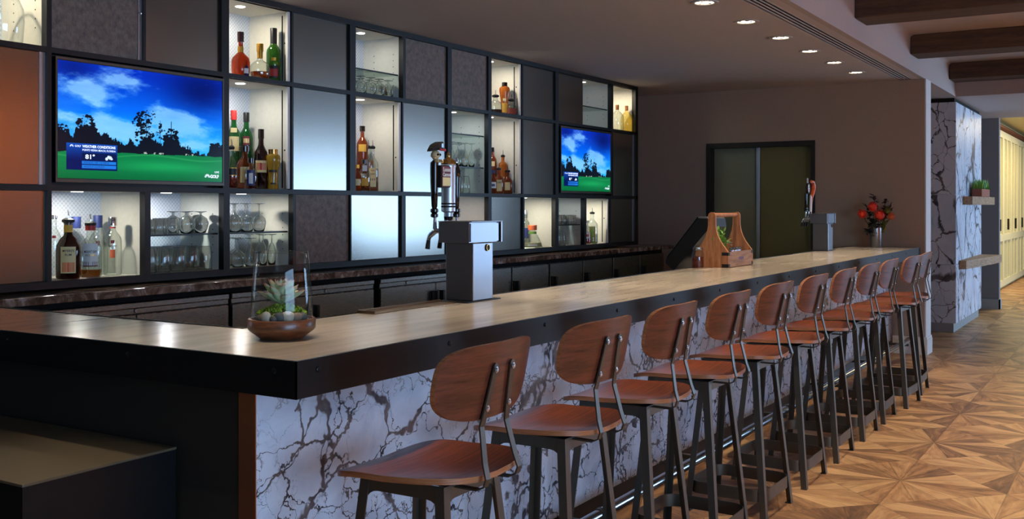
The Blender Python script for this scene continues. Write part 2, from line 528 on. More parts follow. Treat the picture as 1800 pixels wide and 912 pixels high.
def patch(r, c, ang, half, z0, z1, th=.0006, seg=10):
    bm = bmesh.new()
    pts = [(ang + half * (2 * i / seg - 1)) for i in range(seg + 1)]
    out = [(r + th, a) for a in pts]
    ring = lambda rr, a, z: Vector((c[0] + rr * math.cos(a), c[1] + rr * math.sin(a), z))
    v0 = [bm.verts.new(ring(rr, a, z0)) for rr, a in out]; v1 = [bm.verts.new(ring(rr, a, z1)) for rr, a in out]
    for i in range(seg): bm.faces.new((v0[i], v0[i + 1], v1[i + 1], v1[i]))
    return bm
def px(u, Y):      # x of the point on the plane y = Y that stands at a bearing read off the photograph
    t = (u - 900) / 1810; C_, S__ = math.cos(YAW), math.sin(YAW)
    return Y * (C_ + t * S__) / (S__ - t * C_)

# ---------------------------------------------------------------- the room
ZC = 2.75; ZU = 3.08; YB = 1.874; XW = 10.89; YU = 4.61
struct('floor', B((-3.2, 30.2, -5.2, 5.4, -.05, 0)), 'floor_wood')
struct('wall_left', B((-3.2, -3, -5.2, 5.4, 0, 3.4)), 'grey_wall')
struct('wall_back', B((-3, XW, 5.2, 5.4, 0, 3.4)), 'wall_fabric')
# wall at the bar's far end, with the door opening cut out of it
D0, D1, DT = 2.975, 4.145, 2.155
struct('wall_bar_end', B((XW, XW + .26, YB, D0, 0, ZC), (XW, XW + .26, D1, 5.4, 0, ZC), (XW, XW + .26, D0, D1, DT, ZC)), 'wall_fabric')
struct('trim_1', B((XW - .004, XW + .266, YB - .012, YB, 0, ZC)), 'white_paint')      # white plate on that wall's end, daylight's lightness put into its colour
bm = B((XW - .014, XW + .27, YB - .026, YB - .013, 0, .15), (XW - .014, XW - .001, YB - .013, 2.18, 0, .15))
box(bm, XW - .009, XW + .27, YB - .021, YB - .013, .15, .175); box(bm, XW - .009, XW - .001, YB - .013, 2.18, .15, .175)
struct('baseboard_bar_end', bm, 'white_paint')
# soffit over the bar with its slot left open for the diffuser, and the face up to the beamed ceiling
struct('ceiling', B((-3, XW + .26, 2.125, 5.4, ZC, ZC + .3), (-3, XW + .26, YB + .05, 1.985, ZC, ZC + .3), (-3, XW + .26, 1.985, 2.125, ZC + .03, ZC + .3)), 'soffit_paint')
struct('ceiling_soffit_face', B((-3, 12.85, YB, YB + .05, ZC, 3.35)), 'ceiling_white')
struct('ceiling_beamed', B((-3, 12.85, -5.2, YB, ZU, ZU + .2)), 'ceiling_white')
bm = bmesh.new()      # rounded cove between the soffit face and the beamed ceiling
prism(bm, [(0, 0)] + [(.04 - .04 * math.sin(t), .04 - .04 * math.cos(t)) for t in [PI / 2 * k / 8 for k in range(9)]],
      lambda u, v, t: Vector((t, YB - u, ZU - v)), -3, 12.85)
struct('trim_2', bm, 'ceiling_white', smooth=True)
struct('ceiling_far', B((12.85, 16.3, -5.2, 5.4, ZC, 3.4), (XW + .26, 12.85, YB + .05, 5.4, ZC, ZC + .1)), 'ceiling_white')
struct('ceiling_corridor', B((16.3, 30, -5.2, 5.4, 2.98, 3.4)), 'far_ceiling')
struct('wall_right', B((30, 30.2, -5.2, 5.4, 0, 3.4)), 'grey_wall')
struct('wall_niche', B((XW + .26, 16.5, 3.6, 3.8, 0, ZC)), 'niche_dark')
struct('wall_far', B((16.3, 16.45, 1.80, 3.6, 0, ZC + .3)), 'grey_wall')
struct('baseboard_far', B((16.28, 16.3, 1.78, 3.6, 0, .14), (16.28, 16.45, 1.78, 1.80, 0, .14)), 'baseboard_grey')
struct('wall_corridor', B((16.45, 30, 2.22, 2.4, 0, 3.0)), 'cream_panel')
# the wall behind the viewer with its window bays, the near ones added for cool light
x0, x1, z0, z1 = WIN
struct('wall_front', B((-3, WIN_ADDED[0], -5.2, -5, 0, 3.4), (WIN_ADDED[1], x0, -5.2, -5, 0, 3.4), (WIN_ADDED[0], WIN_ADDED[1], -5.2, -5, 0, z0), (WIN_ADDED[0], WIN_ADDED[1], -5.2, -5, z1, 3.4), (x1, 30, -5.2, -5, 0, 3.4), (x0, x1, -5.2, -5, 0, z0), (x0, x1, -5.2, -5, z1, 3.4)), 'interior_wood_wall')
for i in range(6):
    if i == 3: x0, x1 = WIN_ADDED[:2]  # remaining frames fill the added opening
    w = (x1 - x0) / 3; a = x0 + w * (i % 3)
    o = struct('window_%d' % (i + 1), B((a, a + .04, -5.12, -5.04, z0, z1), (a + w - .04, a + w, -5.12, -5.04, z0, z1), (a + .04, a + w - .04, -5.12, -5.04, z0, z0 + .05),
               (a + .04, a + w - .04, -5.12, -5.04, z1 - .05, z1), (a + w / 2 - .02, a + w / 2 + .02, -5.12, -5.04, z0 + .05, z1 - .05)), 'black_frame')
# ceiling beams
for k, xb in enumerate((1.35, 3.55, 5.76, 7.98, 10.14, 12.36)):
    o = obj('ceiling_beam', B((xb, xb + .38, -5, YB - .001, 2.90, ZU), bev=.008), 'beam_wood', None, origin=(xb, YB, 2.90))
    lab = {7.98: 'dark timber ceiling beam, nearest the viewer of those overhead', 10.14: 'dark timber ceiling beam, middle one, just beyond the ceiling downlight',
           12.36: 'dark timber ceiling beam, last before the lower white ceiling'}.get(xb, 'dark timber ceiling beam above the viewer, outside the view')
    tag(o, lab, 'beam', 'timber beams under the white ceiling')
# slot diffuser
r = root('air_diffuser', (XW, 2.055, ZC), 'long black and grey linear slot diffuser along the edge of the bar soffit', 'air diffuser')
bm = bmesh.new(); 
obj('slot_backing', B((-2.9, XW, 1.987, 2.123, ZC + .022, ZC + .028)), 'slot_black', r)
for i in range(5):
    y = 1.989 + i * .0318
    obj('louvre', B((-2.9, XW, y, y + .011, ZC - .001, ZC + .003)), 'soffit_paint', r)
# downlights
def downlight(x, y, z, label, watts, col=SOFTW, spread=52, group='recessed downlights over the bar', tilt=None):
    r = root('recessed_downlight', (x, y, z), label, 'ceiling light', group)
    obj('trim_ring', L([(.058, z + .0), (.062, z - .006), (.085, z - .006), (.088, z - .001)], (x, y, 0), 28, cap0=False, cap1=False), 'lens_rim', r, True)
    obj('lamp', L([(.0, z - .0015), (.057, z - .0015)], (x, y, 0), 20, cap0=False, cap1=False), 'lamp_disc', r)
    bm = bmesh.new()
    rnd = random.Random(int(x * 100))
    for k in range(7):
        a = k * PI * 2 / 7 + rnd.random(); rr = .03 + .015 * rnd.random()
        lathe(bm, [(.001, z - .005), (.009, z - .004), (.010, z - .002)], (x + rr * math.cos(a), y + rr * math.sin(a), 0), 8, cap0=False, cap1=False)
    obj('reflector_facets', bm, 'chrome', r, True)
    l = light('lamp_glow', 'SPOT', (x, y, z - .03), watts, col, parent=r, spot_size=math.radians(spread), spot_blend=.75, shadow_soft_size=.035)
    return r
labs = ['recessed downlight at the top edge of the view, first over the bar', 'recessed downlight over the bar, second along the row of six', 'recessed downlight over the bar, third along the row of six',
        'recessed downlight over the bar, fourth and brightest of the row', 'recessed downlight over the bar, fifth along the row of six', 'recessed downlight over the bar, last before the brown wall']
for k in range(-7, 6):
    downlight(6.09 + .785 * k, 2.34, ZC, labs[k] if k >= 0 else 'recessed downlight over the near end of the bar, out of view', DOWN_W * {-2: 1.5, -1: 1.4, 1: .7, 3: 1.5, -3: .7, -6: .6, -7: .5}.get(k, 1.0))
downlight(8.72, 1.247, ZU, 'recessed downlight in the white ceiling between two timber beams', FLOOR_W, group='downlights of the beamed ceiling', spread=95)
for x, y in ((4.5, 1.247), (6.6, 1.247), (4.5, -1.2), (6.6, -1.2), (8.72, -1.2), (2.4, -.9)):
    downlight(x, y, ZU, 'recessed downlight in the white beamed ceiling, out of view', FLOOR_W, group='downlights of the beamed ceiling', spread=95)
# unseen warm lights added to brighten the timber wall mirrored in the satin doors
for x in (3.5, 6, 8.5):
    l = light('added_wall_glow', 'AREA', (x, -4.4, 3.02), WALL_FILL_W, WARM, shape='RECTANGLE', size=.9, size_y=.12)
    l.rotation_euler = (math.radians(-25), 0, 0)
l = light('corridor_lamp_glow', 'AREA', (20.5, 1.2, 2.9), 120, (1, .82, .5), shape='RECTANGLE', size=5, size_y=.5)

# door in the bar end wall
bm = B((XW - .012, XW + .2, D1 - .03, D1 + .015, 0, DT + .02), (XW - .012, XW + .2, D0 - .015, D0 + .03, 0, DT + .02), (XW - .012, XW + .2, D0 + .03, D1 - .03, DT - .035, DT + .02))
dr = struct('door_1', bm, 'door_black')
def dpart(n_, bm, mat): return obj(n_, bm, mat, dr)
dpart('door_leaf', B((XW + .10, XW + .13, D0 + .03, 3.60, 0, DT - .035)), 'door_olive')
dpart('door_leaf', B((XW + .12, XW + .15, 3.62, 4.115, 0, DT - .035)), 'door_olive_pale')
dpart('door_edge', B((XW + .085, XW + .135, 3.585, 3.625, 0, DT - .035), bev=.004), 'alu')
dpart('jamb_strip', B((XW + .02, XW + .1, D0 + .0301, D0 + .045, 0, DT - .035)), 'door_olive')

# marble pillar beyond the bar
PX0, PX1, PY = 12.97, 15.15, 1.89
r = root('marble_pillar', (PX0, PY, 0), 'white marble clad pillar with heavy grey veins beyond the end of the bar', 'pillar')
for z0_, z1_ in ((.11, .795), (.8, 1.615), (1.62, 2.70)):
    obj('marble_slab', B((PX0, PX0 + .02, PY, 3.6, z0_, z1_)), 'marble_pillar', r)
    obj('marble_slab', B((PX0 + .02, PX1, PY, PY + .02, z0_, z1_)), 'marble_pillar', r)
obj('plinth', B((PX0 + .03, PX1 - .03, PY + .03, 3.6, 0, .11)), 'baseboard_grey', r)
obj('core', B((PX0 + .02, PX1 - .001, PY + .02, 3.6, .11, 2.70)), 'white_paint', r)
obj('top_gap', B((PX0 + .02, PX1 - .02, PY + .02, 3.6, 2.70, ZC)), 'slot_black', r)
def ledge(x0, x1, z, d0, d1, th, label):
    bm = bmesh.new(); rnd = random.Random(int(z * 100)); n_ = 14
    o1 = []
    for i in range(n_ + 1):
        t = i / n_; o1.append((x0 + (x1 - x0) * t, PY - (d0 + (d1 - d0) * t) + rnd.uniform(-.012, .012)))
    out = [(x0, PY - .001)] + o1 + [(x1, PY - .001)]
    prism(bm, out, lambda u, v, t: Vector((u, v, z - th + t * th)), 0, 1)
    return tag(obj('wall_ledge', bm, 'ledge_wood', None, origin=(x0, PY, z)), label, 'ledge')
ledge(13.5, 15.0, 1.60, .10, .18, .10, 'short live-edge timber ledge on the marble pillar, carrying the planted pot')
ledge(13.2, 15.1, .835, .08, .26, .10, 'longer live-edge timber ledge low on the marble pillar, empty')
r = root('potted_grass', (14.45, PY - .09, 1.6), 'terracotta trough with short green grass on the upper pillar ledge', 'potted plant')
obj('pot', B((14.05, 14.8, PY - .145, PY - .03, 1.601, 1.70), bev=.006), 'terracotta', r)
bm = bmesh.new(); rnd = random.Random(4)
for i in range(240):
    x = rnd.uniform(14.06, 14.79); y = rnd.uniform(PY - .14, PY - .035); h = rnd.uniform(.08, .14); a = rnd.uniform(0, PI)
    w_ = .012; dx, dy = math.cos(a) * w_, math.sin(a) * w_; lx, ly = rnd.uniform(-.02, .02), rnd.uniform(-.02, .02)
    v = [bm.verts.new(p) for p in ((x - dx, y - dy, 1.695), (x + dx, y + dy, 1.695), (x + lx, y + ly, 1.695 + h))]; bm.faces.new(v)
obj('grass_blades', bm, 'leaf_green', r)

# panelled cream doors along the corridor
for k in range(7):
    xd = 16.6 + k * 1.25
    r = root('corridor_door', (xd, 2.22, 0), 'cream panelled corridor cupboard door beyond the grey wall, one of a lit row', 'door', 'panelled doors along the corridor')
    f = []
    f += [(xd, xd + .1, 2.17, 2.22, .05, 2.82), (xd + 1.14, xd + 1.24, 2.17, 2.22, .05, 2.82), (xd + .57, xd + .67, 2.175, 2.22, .05, 2.82),
          (xd + .1, xd + 1.14, 2.17, 2.22, .05, .16), (xd + .1, xd + 1.14, 2.17, 2.22, .86, .98), (xd + .1, xd + 1.14, 2.17, 2.22, 2.70, 2.82)]
    obj('door_frame', B(*f), 'cream_door', r)
    obj('door_panel', B((xd + .1, xd + 1.14, 2.20, 2.215, .16, 2.7)), 'cream_panel', r)
    obj('handle', B((xd + .61, xd + .63, 2.14, 2.175, 1.05, 1.25)), 'iron_black', r)
bm = bmesh.new()
prism(bm, [(0, 0), (.05, 0), (.09, .03), (.10, .07), (.0, .10)], lambda u, v, t: Vector((t, 2.22 - u, 2.83 + v)), 16.46, 28)
struct('trim_3', bm, 'bronze_trim')

# ---------------------------------------------------------------- the bar
bx, by = 2.023, 1.916          # outer corner of the countertop
ZB = 1.07
out = [(bx, by), (XW - .016, by), (XW - .016, 2.579), (2.466, 2.579), (2.466, 4.38), (bx, 4.38)]
r = root('bar_countertop', (bx, by, .967), 'polished beige stone bar counter with deep black steel edge band', 'countertop')
bm = bmesh.new(); prism(bm, [(bx + .004, by + .004), (XW - .016, by + .004), (XW - .016, 2.575), (2.462, 2.575), (2.462, 4.38), (bx + .004, 4.38)], lambda u, v, t: Vector((u, v, t)), ZB - .03, ZB)
obj('slab', bm, 'counter_stone', r)
ap = .967
bm = B((bx, XW - .017, by, by + .0038, ap, ZB - .0015), (bx, bx + .0038, by, 4.38, ap, ZB - .0015), (bx + .0038, XW - .017, by + .0038, by + .12, ap, ap + .006), (bx + .0038, bx + .11, by + .0038, 4.38, ap, ap + .006))
obj('edge_band', bm, 'apron_steel', r)
bm = B((2.4625, 2.468, 2.581, 4.38, ZB - .05, ZB + .003), (2.4625, XW - .017, 2.5765, 2.581, ZB - .05, ZB + .003))
obj('inner_edge_band', bm, 'apron_steel', r)
for k in range(14):
    x = 2.108 + k * .62
    if x < XW - .1:
        obj('bolt', L([(.0, by - .0035), (.006, by - .0035), (.008, by - .002), (.008, by)], (x, 0, 1.037), 10, axis='y', cap0=False), 'apron_steel', r, True)
for k in range(4):
    obj('bolt', L([(.0, bx - .0035), (.006, bx - .0035), (.008, bx - .002), (.008, bx)], (0, 1.996 + k * .6, 1.037), 10, axis='x', cap0=False), 'apron_steel', r, True)
# base
YM, XM = 2.19, 2.148
r = root('marble_bar', (XM, YM, 0), 'bar front clad in white marble with dark broken veins above a black kick', 'bar')
n_ = 5; w = (XW - .016 - XM) / n_
for k in range(n_):
    o = obj('marble_slab', B((XM + k * w + .0015 * (k > 0), XM + (k + 1) * w - .0015, YM, YM + .02, .124, ap - .001)), 'marble', r)
obj('corner_trim', B((XM - .004, XM, YM, YM + .068, .0, ap - .001)), 'bronze_trim', r)
obj('end_panel', B((XM, XM + .02, YM + .02, 4.38, .0, ap - .001)), 'black_panel', r)
obj('toe_kick', B((XM + .02, XW - .016, YM + .05, YM + .06, 0, .124)), 'toe_kick', r)
obj('carcass', B((XM + .02, XW - .017, YM + .061, 2.55, 0, ap - .002), (XM + .02, XW - .017, YM + .0201, YM + .06, .124, ap - .002), (XM + .021, 2.44, 2.55, 4.38, 0, ap - .002)), 'black_panel', r)
obj('underbar_bench', B((2.47, XW - .017, 2.5501, 3.05, 0.1, .86)), 'bench_steel', r)
# foot rail
r = root('foot_rail', (bx + .1, 1.99, .15), 'polished chrome foot rail running low along the marble bar front', 'rail')
obj('rail', tube(bmesh.new(), [(2.12, 1.99, .16), (XW - .02, 1.99, .16)], .025, 20), 'rail_chrome', r, True)
for x in [2.6 + 1.35 * k for k in range(7)]:
    bm = bmesh.new(); box(bm, x - .012, x + .012, 1.99, YM + .049, .10, .125, bev=.002)
    lathe(bm, [(.029, x - .012), (.029, x + .012)], (0, 1.99, .16), 16, axis='x')
    obj('bracket', bm, 'dark_metal', r, True)
for x in (2.12, XW - .02):
    obj('end_cap', L([(.032, x - .006), (.032, x + .003)], (0, 1.99, .16), 16, axis='x'), 'chrome', r, True)

# steel box counter in the near left corner
r = root('side_counter', (1.625, 2.507, 0), 'low dark steel-topped box counter butting against the bar end', 'counter')
obj('top', B((1.625, 2.13, 2.507, 4.36, .742, .75), bev=.0015), 'box_steel', r)
obj('body', B((1.627, 2.128, 2.509, 4.36, 0, .742)), 'apron_steel', r)

# ---------------------------------------------------------------- display wall behind the bar
U0, U1 = 1.7, 10.03
R1 = (2.265, 2.712); R2 = (1.586, 2.238); R3 = (1.109, 1.557)
W_ = root('display_shelving', (U0, YU, 1.06), 'black framed display wall of lit cubbies, satin and fabric doors behind the bar', 'shelving')
F0, F1 = YU - .012, YU + .03
fr = [(U0, U1, F0, F1, 2.712, ZC), (U0, U1, F0, F1, 2.238, 2.265), (U0, U1, F0, F1, 1.557, 1.586), (U0, U1, F0, F1, 1.072, 1.109),
      (9.965, U1, F0, F1, 1.109, 2.712)]
posts = {1: [(3.11, 3.137), (3.683, 3.70), (4.235, 4.292), (4.815, 4.83), (5.375, 5.434), (5.962, 5.992), (6.524, 6.577), (7.103, 7.15), (7.642, 7.66), (8.232, 8.29), (9.386, 9.43)],
         2: [(3.11, 3.137), (4.245, 4.292), (4.815, 4.83), (5.375, 5.434), (5.952, 5.965), (6.524, 6.577), (7.103, 7.15), (7.642, 7.66), (8.232, 8.29), (9.386, 9.43)],
         3: [(3.115, 3.137), (3.692, 3.73), (4.25, 4.297), (4.828, 4.853), (5.378, 5.39), (5.945, 5.992), (6.524, 6.577), (7.103, 7.15), (7.655, 7.68), (8.228, 8.29), (8.80, 8.842), (9.345, 9.372)]}
for row, (z0, z1) in ((1, R1), (2, R2), (3, R3)):
    for a, c in posts[row]: fr.append((a, c, F0, F1, z0, z1))
obj('frame', B(*fr), 'black_frame', W_)
YI = YU + .36
BAYS = []
def cubby(x0, x1, row, light_w=1.0, col=SOFTW, slide=False, glass=(), holes=False, puck=True):
    z0, z1 = row; BAYS.append((x0, x1, z0))
    bm = B((x0 - .006, x0, F1, YI, z0, z1), (x1, x1 + .006, F1, YI, z0, z1), (x0 - .006, x1 + .006, F1 - .03, YI, z0 - .008, z0), (x0 - .006, x1 + .006, F1 - .03, YI, z1, z1 + .008))
    obj('cubby_lining', bm, 'cubby_white', W_)
    obj('cubby_back', B((x0 - .006, x1 + .006, YI, YI + .008, z0 - .008, z1 + .008)), 'lattice_white', W_)
    xm = x0 + (x1 - x0) * .5
    if puck:
        obj('puck_light', L([(0, z1 - .003), (.028, z1 - .003), (.03, z1)], (xm - .02, YU + .15, 0), 20, cap0=False, cap1=False), 'puck_disc', W_)
        light('puck_glow', 'AREA', (xm - .02, YU + .15, z1 - .008), PUCK_W * light_w, col, parent=W_, shape='DISK', size=.05)
    if slide:      # edge of the sliding door parked in its channel
        obj('door_edge', B((x1 - .024, x1 - .003, F0 + .012, F0 + .03, z0 + .004, z1 - .004), bev=.002), 'lip_white', W_)
        obj('channel_slit', B((x1 - .001, x1 - .0002, F1 + .035, F1 + .045, z0 + .01, z1 - .02)), 'slot_black', W_)
        obj('lock', L([(.0, x1 - .002), (.005, x1 - .002), (.006, x1)], (0, F1 + .02, z0 + .25), 10, axis='x', cap0=False, cap1=False), 'black_frame', W_)
    for z in glass:
        obj('glass_shelf', B((x0 + .003, x1 - .003, YU + .04, YI - .01, z, z + .008)), 'shelf_glass', W_)
        obj('shelf_edge', B((x0 + .003, x1 - .003, YU + .034, YU + .04, z - .001, z + .009)), 'black_plastic', W_)
    if glass or holes:
        bm = bmesh.new()
        for yy in (YU + .08, YU + .26):
            k = z0 + .1
            while k < z1 - .08:
                box(bm, x1 - .0008, x1 - .0001, yy - .003, yy + .003, k - .003, k + .003); k += .045
        obj('shelf_pin_holes', bm, 'slot_black', W_)
def panel(x0, x1, row, mat='satin_panel', l=0, r_=0):
    z0, z1 = row
    obj('cupboard_door', B((x0 + l, x1 - r_, YU + .006, YU + .024, z0 + .001, z1 - .001), bev=.001), mat, W_)
    for a, c in ((x0, x0 + l), (x1 - r_, x1)):
        if c - a > .004: obj('edge_strip', B((a, c, YU + .002, YU + .02, z0 + .001, z1 - .001)), 'alu', W_)
for a, c in ((4.30, 4.765), (5.442, 5.90), (7.158, 7.59)):
    obj('display_step', B((a, c, YU + .19, YI - .005, R2[0], R2[0] + .13), bev=.002), 'cubby_white', W_)
# top row
panel(U0, 2.55, R1)
for z0, z1 in (R1,): obj('divider', B((2.552, 2.59, F0, F1, z0, z1)), 'black_frame', W_)
cubby(2.60, 3.11, R1, 2.0, WARM_C := (1, .88, .66), holes=True)
panel(3.137, 3.683, R1, 'mottled_fabric', r_=.022)
panel(3.70, 4.235, R1)
cubby(4.292, 4.815, R1, 1.5, (1, .93, .78), slide=True)
panel(4.83, 5.375, R1)
cubby(5.434, 5.962, R1, .8, (.98, .97, .9), glass=(2.43,))
panel(5.992, 6.524, R1, 'mottled_fabric'); panel(6.577, 7.103, R1, 'mottled_fabric')
cubby(7.15, 7.642, R1, 1.3, (1, .92, .76), slide=True)
panel(7.66, 8.232, R1)
panel(8.29, 8.80, R1)
cubby(8.80, 9.386, R1, .12, COOL, glass=(2.45,), puck=True)
cubby(9.43, 9.965, R1, 2.0, WARM_C)
# middle row
panel(U0, 3.11, R2, r_=.03)
obj('television_recess', B((3.137, 4.245, YU + .05, YU + .06, R2[0], R2[1])), 'black_frame', W_)
cubby(4.292, 4.815, R2, 1.3, (.96, .94, .88), slide=True)
panel(4.83, 5.375, R2)
cubby(5.434, 5.952, R2, 1.1, (1, .93, .84), slide=True)
panel(5.965, 6.524, R2)
cubby(6.577, 7.103, R2, .7, COOL, glass=(1.79, 2.05))
cubby(7.15, 7.642, R2, .8, (1, .93, .84), slide=True)
panel(7.66, 8.232, R2)
obj('television_recess', B((8.29, 9.386, YU + .05, YU + .06, R2[0], R2[1])), 'black_frame', W_)
panel(9.43, 9.965, R2, 'satin_panel', l=.03, r_=.03)
# bottom row
panel(U0, 3.115, R3)
cubby(3.137, 3.692, R3, 1.3, (1, .97, .86))
cubby(3.73, 4.25, R3, 1.6, (.9, .95, 1), glass=(1.315,))
cubby(4.297, 4.828, R3, 1.3, (.98, .97, .9), glass=(1.315,))
panel(4.853, 5.378, R3, 'mottled_fabric', r_=.0)
panel(5.39, 5.945, R3); panel(5.992, 6.524, R3)
cubby(6.577, 7.103, R3, .35, (1, .85, .8), puck=True)
panel(7.15, 7.655, R3)
cubby(7.68, 8.228, R3, 1.5, (1, .96, .8))
cubby(8.29, 8.80, R3, .5, COOL, glass=(1.30,))
cubby(8.842, 9.345, R3, 1.6, (1, .96, .8), slide=True)
panel(9.372, 9.965, R3, 'satin_panel', r_=.035)
obj('carcass', B((U0 - .02, U1, YI + .009, 5.19, 1.061, ZC - .001), (U1 - .05, U1 - .001, F1, YI + .009, 1.072, 2.74)), 'black_frame', W_)
for zz in (2.40,):
    obj('knob', L([(0, YU - .012), (.008, YU - .010), (.007, YU), (.004, YU + .004)], (3.668, 0, 2.52), 12, axis='y', cap0=False, cap1=False), 'bolt_steel', W_, True)

# back counter
r = root('back_counter', (U0, 4.39, 1.02), 'dark streaked marble back counter below the display wall', 'countertop')
obj('slab', B((-1, 10.52, 4.39, 5.19, 1.02, 1.06), bev=.004), 'dark_marble', r)
obj('support', B((-1, 10.48, 4.52, 5.19, .0, 1.02)), 'slot_black', r)
def cooler(x0, x1, doors, lip, label, mat='cooler_steel', handles=()):
    r = root('bar_cooler', (x0, 4.45, 0), label, 'refrigerated cabinet', 'undercounter coolers behind the bar')
    obj('body', B((x0, x1, 4.462, 4.519, .1, .981)), 'black_plastic', r)
    obj('kick', B((x0, x1, 4.49, 4.519, 0, .0999)), 'black_plastic', r)
    zt = .975
    if lip:
        obj('top_lip', B((x0, x1, 4.444, 4.4615, .953, .981), bev=.003), mat, r)
        obj('control_strip', B((x0, x1, 4.452, 4.4615, .925, .951), bev=.002), mat, r)
        obj('lock', L([(0, 4.444), (.009, 4.444), (.011, 4.452)], (x0 + (x1 - x0) * (.28 if x0 > 5 else .62), 0, .94), 14, axis='y', cap0=False, cap1=False), 'bolt_steel', r, True)
        zt = .918
    for a, c in doors:
        d = obj('door', B((a + .004, c - .004, 4.445, 4.461, .12, zt), bev=.004), mat, r)
    for h in handles:
        obj('handle', B((h - .014, h + .014, 4.395, 4.444, .70, .865), bev=.005), 'black_plastic', r, True)
cooler(2.48, 4.150, ((2.48, 2.7), (2.7, 3.52), (3.52, 4.15)), True, 'bronze-lit steel bar cooler at the near end of the back bar', handles=())
cooler(4.172, 5.445, ((4.172, 4.80), (4.80, 5.445)), True, 'dark steel bar cooler seen behind the glass terrarium', handles=(4.84,))
cooler(5.512, 6.58, ((5.512, 6.153), (6.153, 6.58)), True, 'blue-sheened steel bar cooler just left of the near beer tower', handles=(6.12, 6.19))
cooler(6.60, 7.84, ((6.60, 7.215), (7.225, 7.84)), False, 'flat-door steel bar cooler just past the near beer tower', handles=(7.26,))
cooler(7.86, 9.10, ((7.86, 8.475), (8.485, 9.10)), False, 'flat-door steel bar cooler midway between the beer tower and the register', handles=(7.90, 8.52))
cooler(9.12, 10.36, ((9.12, 9.73), (9.74, 10.36)), False, 'flat-door steel bar cooler partly hidden by the cash register', handles=(9.15, 9.78))

# ---------------------------------------------------------------- televisions
def fbm(x, y, seed, octv=6, ax=1.0, g0=5, pers=.68):
    out = np.zeros_like(x); amp = 1; tot = 0
    rs = np.random.RandomState(seed)
    for o in range(octv):
        n_ = g0 * 2 ** o; g = rs.rand(n_ + 3, int(n_ * ax) + 3)
        gx = x * (int(n_ * ax)); gy = y * n_
        ix = gx.astype(int); iy = gy.astype(int); fx = gx - ix; fy = gy - iy
        fx = fx * fx * (3 - 2 * fx); fy = fy * fy * (3 - 2 * fy)
        out += amp * (g[iy, ix] * (1 - fx) * (1 - fy) + g[iy, ix + 1] * fx * (1 - fy) + g[iy + 1, ix] * (1 - fx) * fy + g[iy + 1, ix + 1] * fx * fy)
        tot += amp; amp *= pers
    return out / tot
NXP, NYP = 420, 240
xs, ys = np.meshgrid(np.linspace(0, .9999, NXP), np.linspace(0, .9999, NYP))      # y from the top
def mixc(a, c, f): return a + (np.array(c, float) - a) * np.clip(f, 0, 1)[..., None]
sky = np.zeros((NYP, NXP, 3)) + np.array([0, 46, 190.])
sky = mixc(sky, (0, 120, 255), (ys - .05) / .42)
sky = mixc(sky, (40, 175, 255), (ys - .40) / .3)
sky = mixc(sky, (0, 16, 96), np.exp(-(((xs - .85) / .22) ** 2 + ((ys - .12) / .2) ** 2)) * .9)
sky = mixc(sky, (0, 26, 120), np.exp(-(((xs - .08) / .12) ** 2 + ((ys - .05) / .1) ** 2)) * .8)
f1 = fbm(xs, ys, 5, 6, .7); f2 = fbm(np.clip(xs * .8 + ys * .15, 0, .999), ys, 11, 6, .5)
def blob(cx, cy, sx, sy, rot=0):
    c_, s_ = math.cos(rot), math.sin(rot); dx, dy = xs - cx, ys - cy
    return np.exp(-(((dx * c_ + dy * s_) / sx) ** 2 + ((-dx * s_ + dy * c_) / sy) ** 2))
mask = blob(.33, .15, .17, .12) + .9 * blob(.20, .34, .07, .16, -.3) + .8 * blob(.12, .22, .16, .06, .3) + 1.3 * blob(.32, .56, .22, .10, .25) + 1.2 * blob(.72, .50, .24, .12) + 1.1 * blob(.85, .66, .22, .06) + .7 * blob(.62, .38, .2, .10) + .8 * blob(.03, .46, .1, .06)
cl = np.clip((mask * .55 + f1 * 1.6 - .98) * 2.4, 0, 1) * (.6 + .5 * f2)
wisp = np.clip((f2 - .47) * 4.0, 0, 1) * .45 * np.clip(mask + .35, 0, 1)
pic = mixc(sky, (70, 160, 245), wisp); pic = mixc(pic, (150, 210, 252), cl * .92)
# lawn
hor = .765 - .02 * xs
lawn = np.zeros_like(pic) + np.array([6, 118, 66.])
lawn = mixc(lawn, (20, 152, 84), blob(.6, .87, .3, .05) * 1.0 + .5 * (fbm(xs, np.clip(ys * 2 - 1, 0, .999), 3, 4, .3) - .3))
lawn = mixc(lawn, (0, 84, 44), np.clip((ys - .9) * 6, 0, .7))
lawn = mixc(lawn, (90, 190, 110), np.exp(-(((ys - hor - .035 - .02 * np.sin(xs * 9)) / .006) ** 2)) * .35)
pic = np.where((ys > hor)[..., None], lawn, pic)
# tree line
rs = np.random.RandomState(2)
ridge = np.interp(xs, [0, .03, .08, .10, .19, .22, .26, .33, .37, .40, .44, .47, .52, .56, .60, .64, .68, .74, .79, .85, .89, .92, .95, 1],
                  [.56, .60, .64, .55, .52, .62, .60, .64, .70, .64, .68, .62, .60, .64, .64, .58, .60, .66, .70, .72, .73, .66, .63, .62])
ridge = ridge + (fbm(xs, xs * 0, 9, 5, 4, 9, .85) - .5) * .10 + (fbm(xs, ys, 14, 3, 1.7, 24, .8) - .5) * .06
tree = (ys > ridge) & (ys < hor + .004 + .015 * (fbm(xs, xs * 0, 4, 5, 4) - .4))
fz = fbm(xs, ys, 31, 3, 1.6, 22, .8)
def crown(cx, cy, sx, sy, n_, rr, seed):
    global tree
    q = np.random.RandomState(seed)
    for i in range(n_):
        a, d = q.rand() * 2 * PI, q.rand() ** .6
        x, y = cx + d * sx * math.cos(a), cy + d * sy * math.sin(a); r_ = rr * (.5 + q.rand())
        tree = tree | (((xs - x) * 1.78) ** 2 + ((ys - y) * 1.6) ** 2 < (.62 * r_) ** 2 * (3.4 * fz - .9))
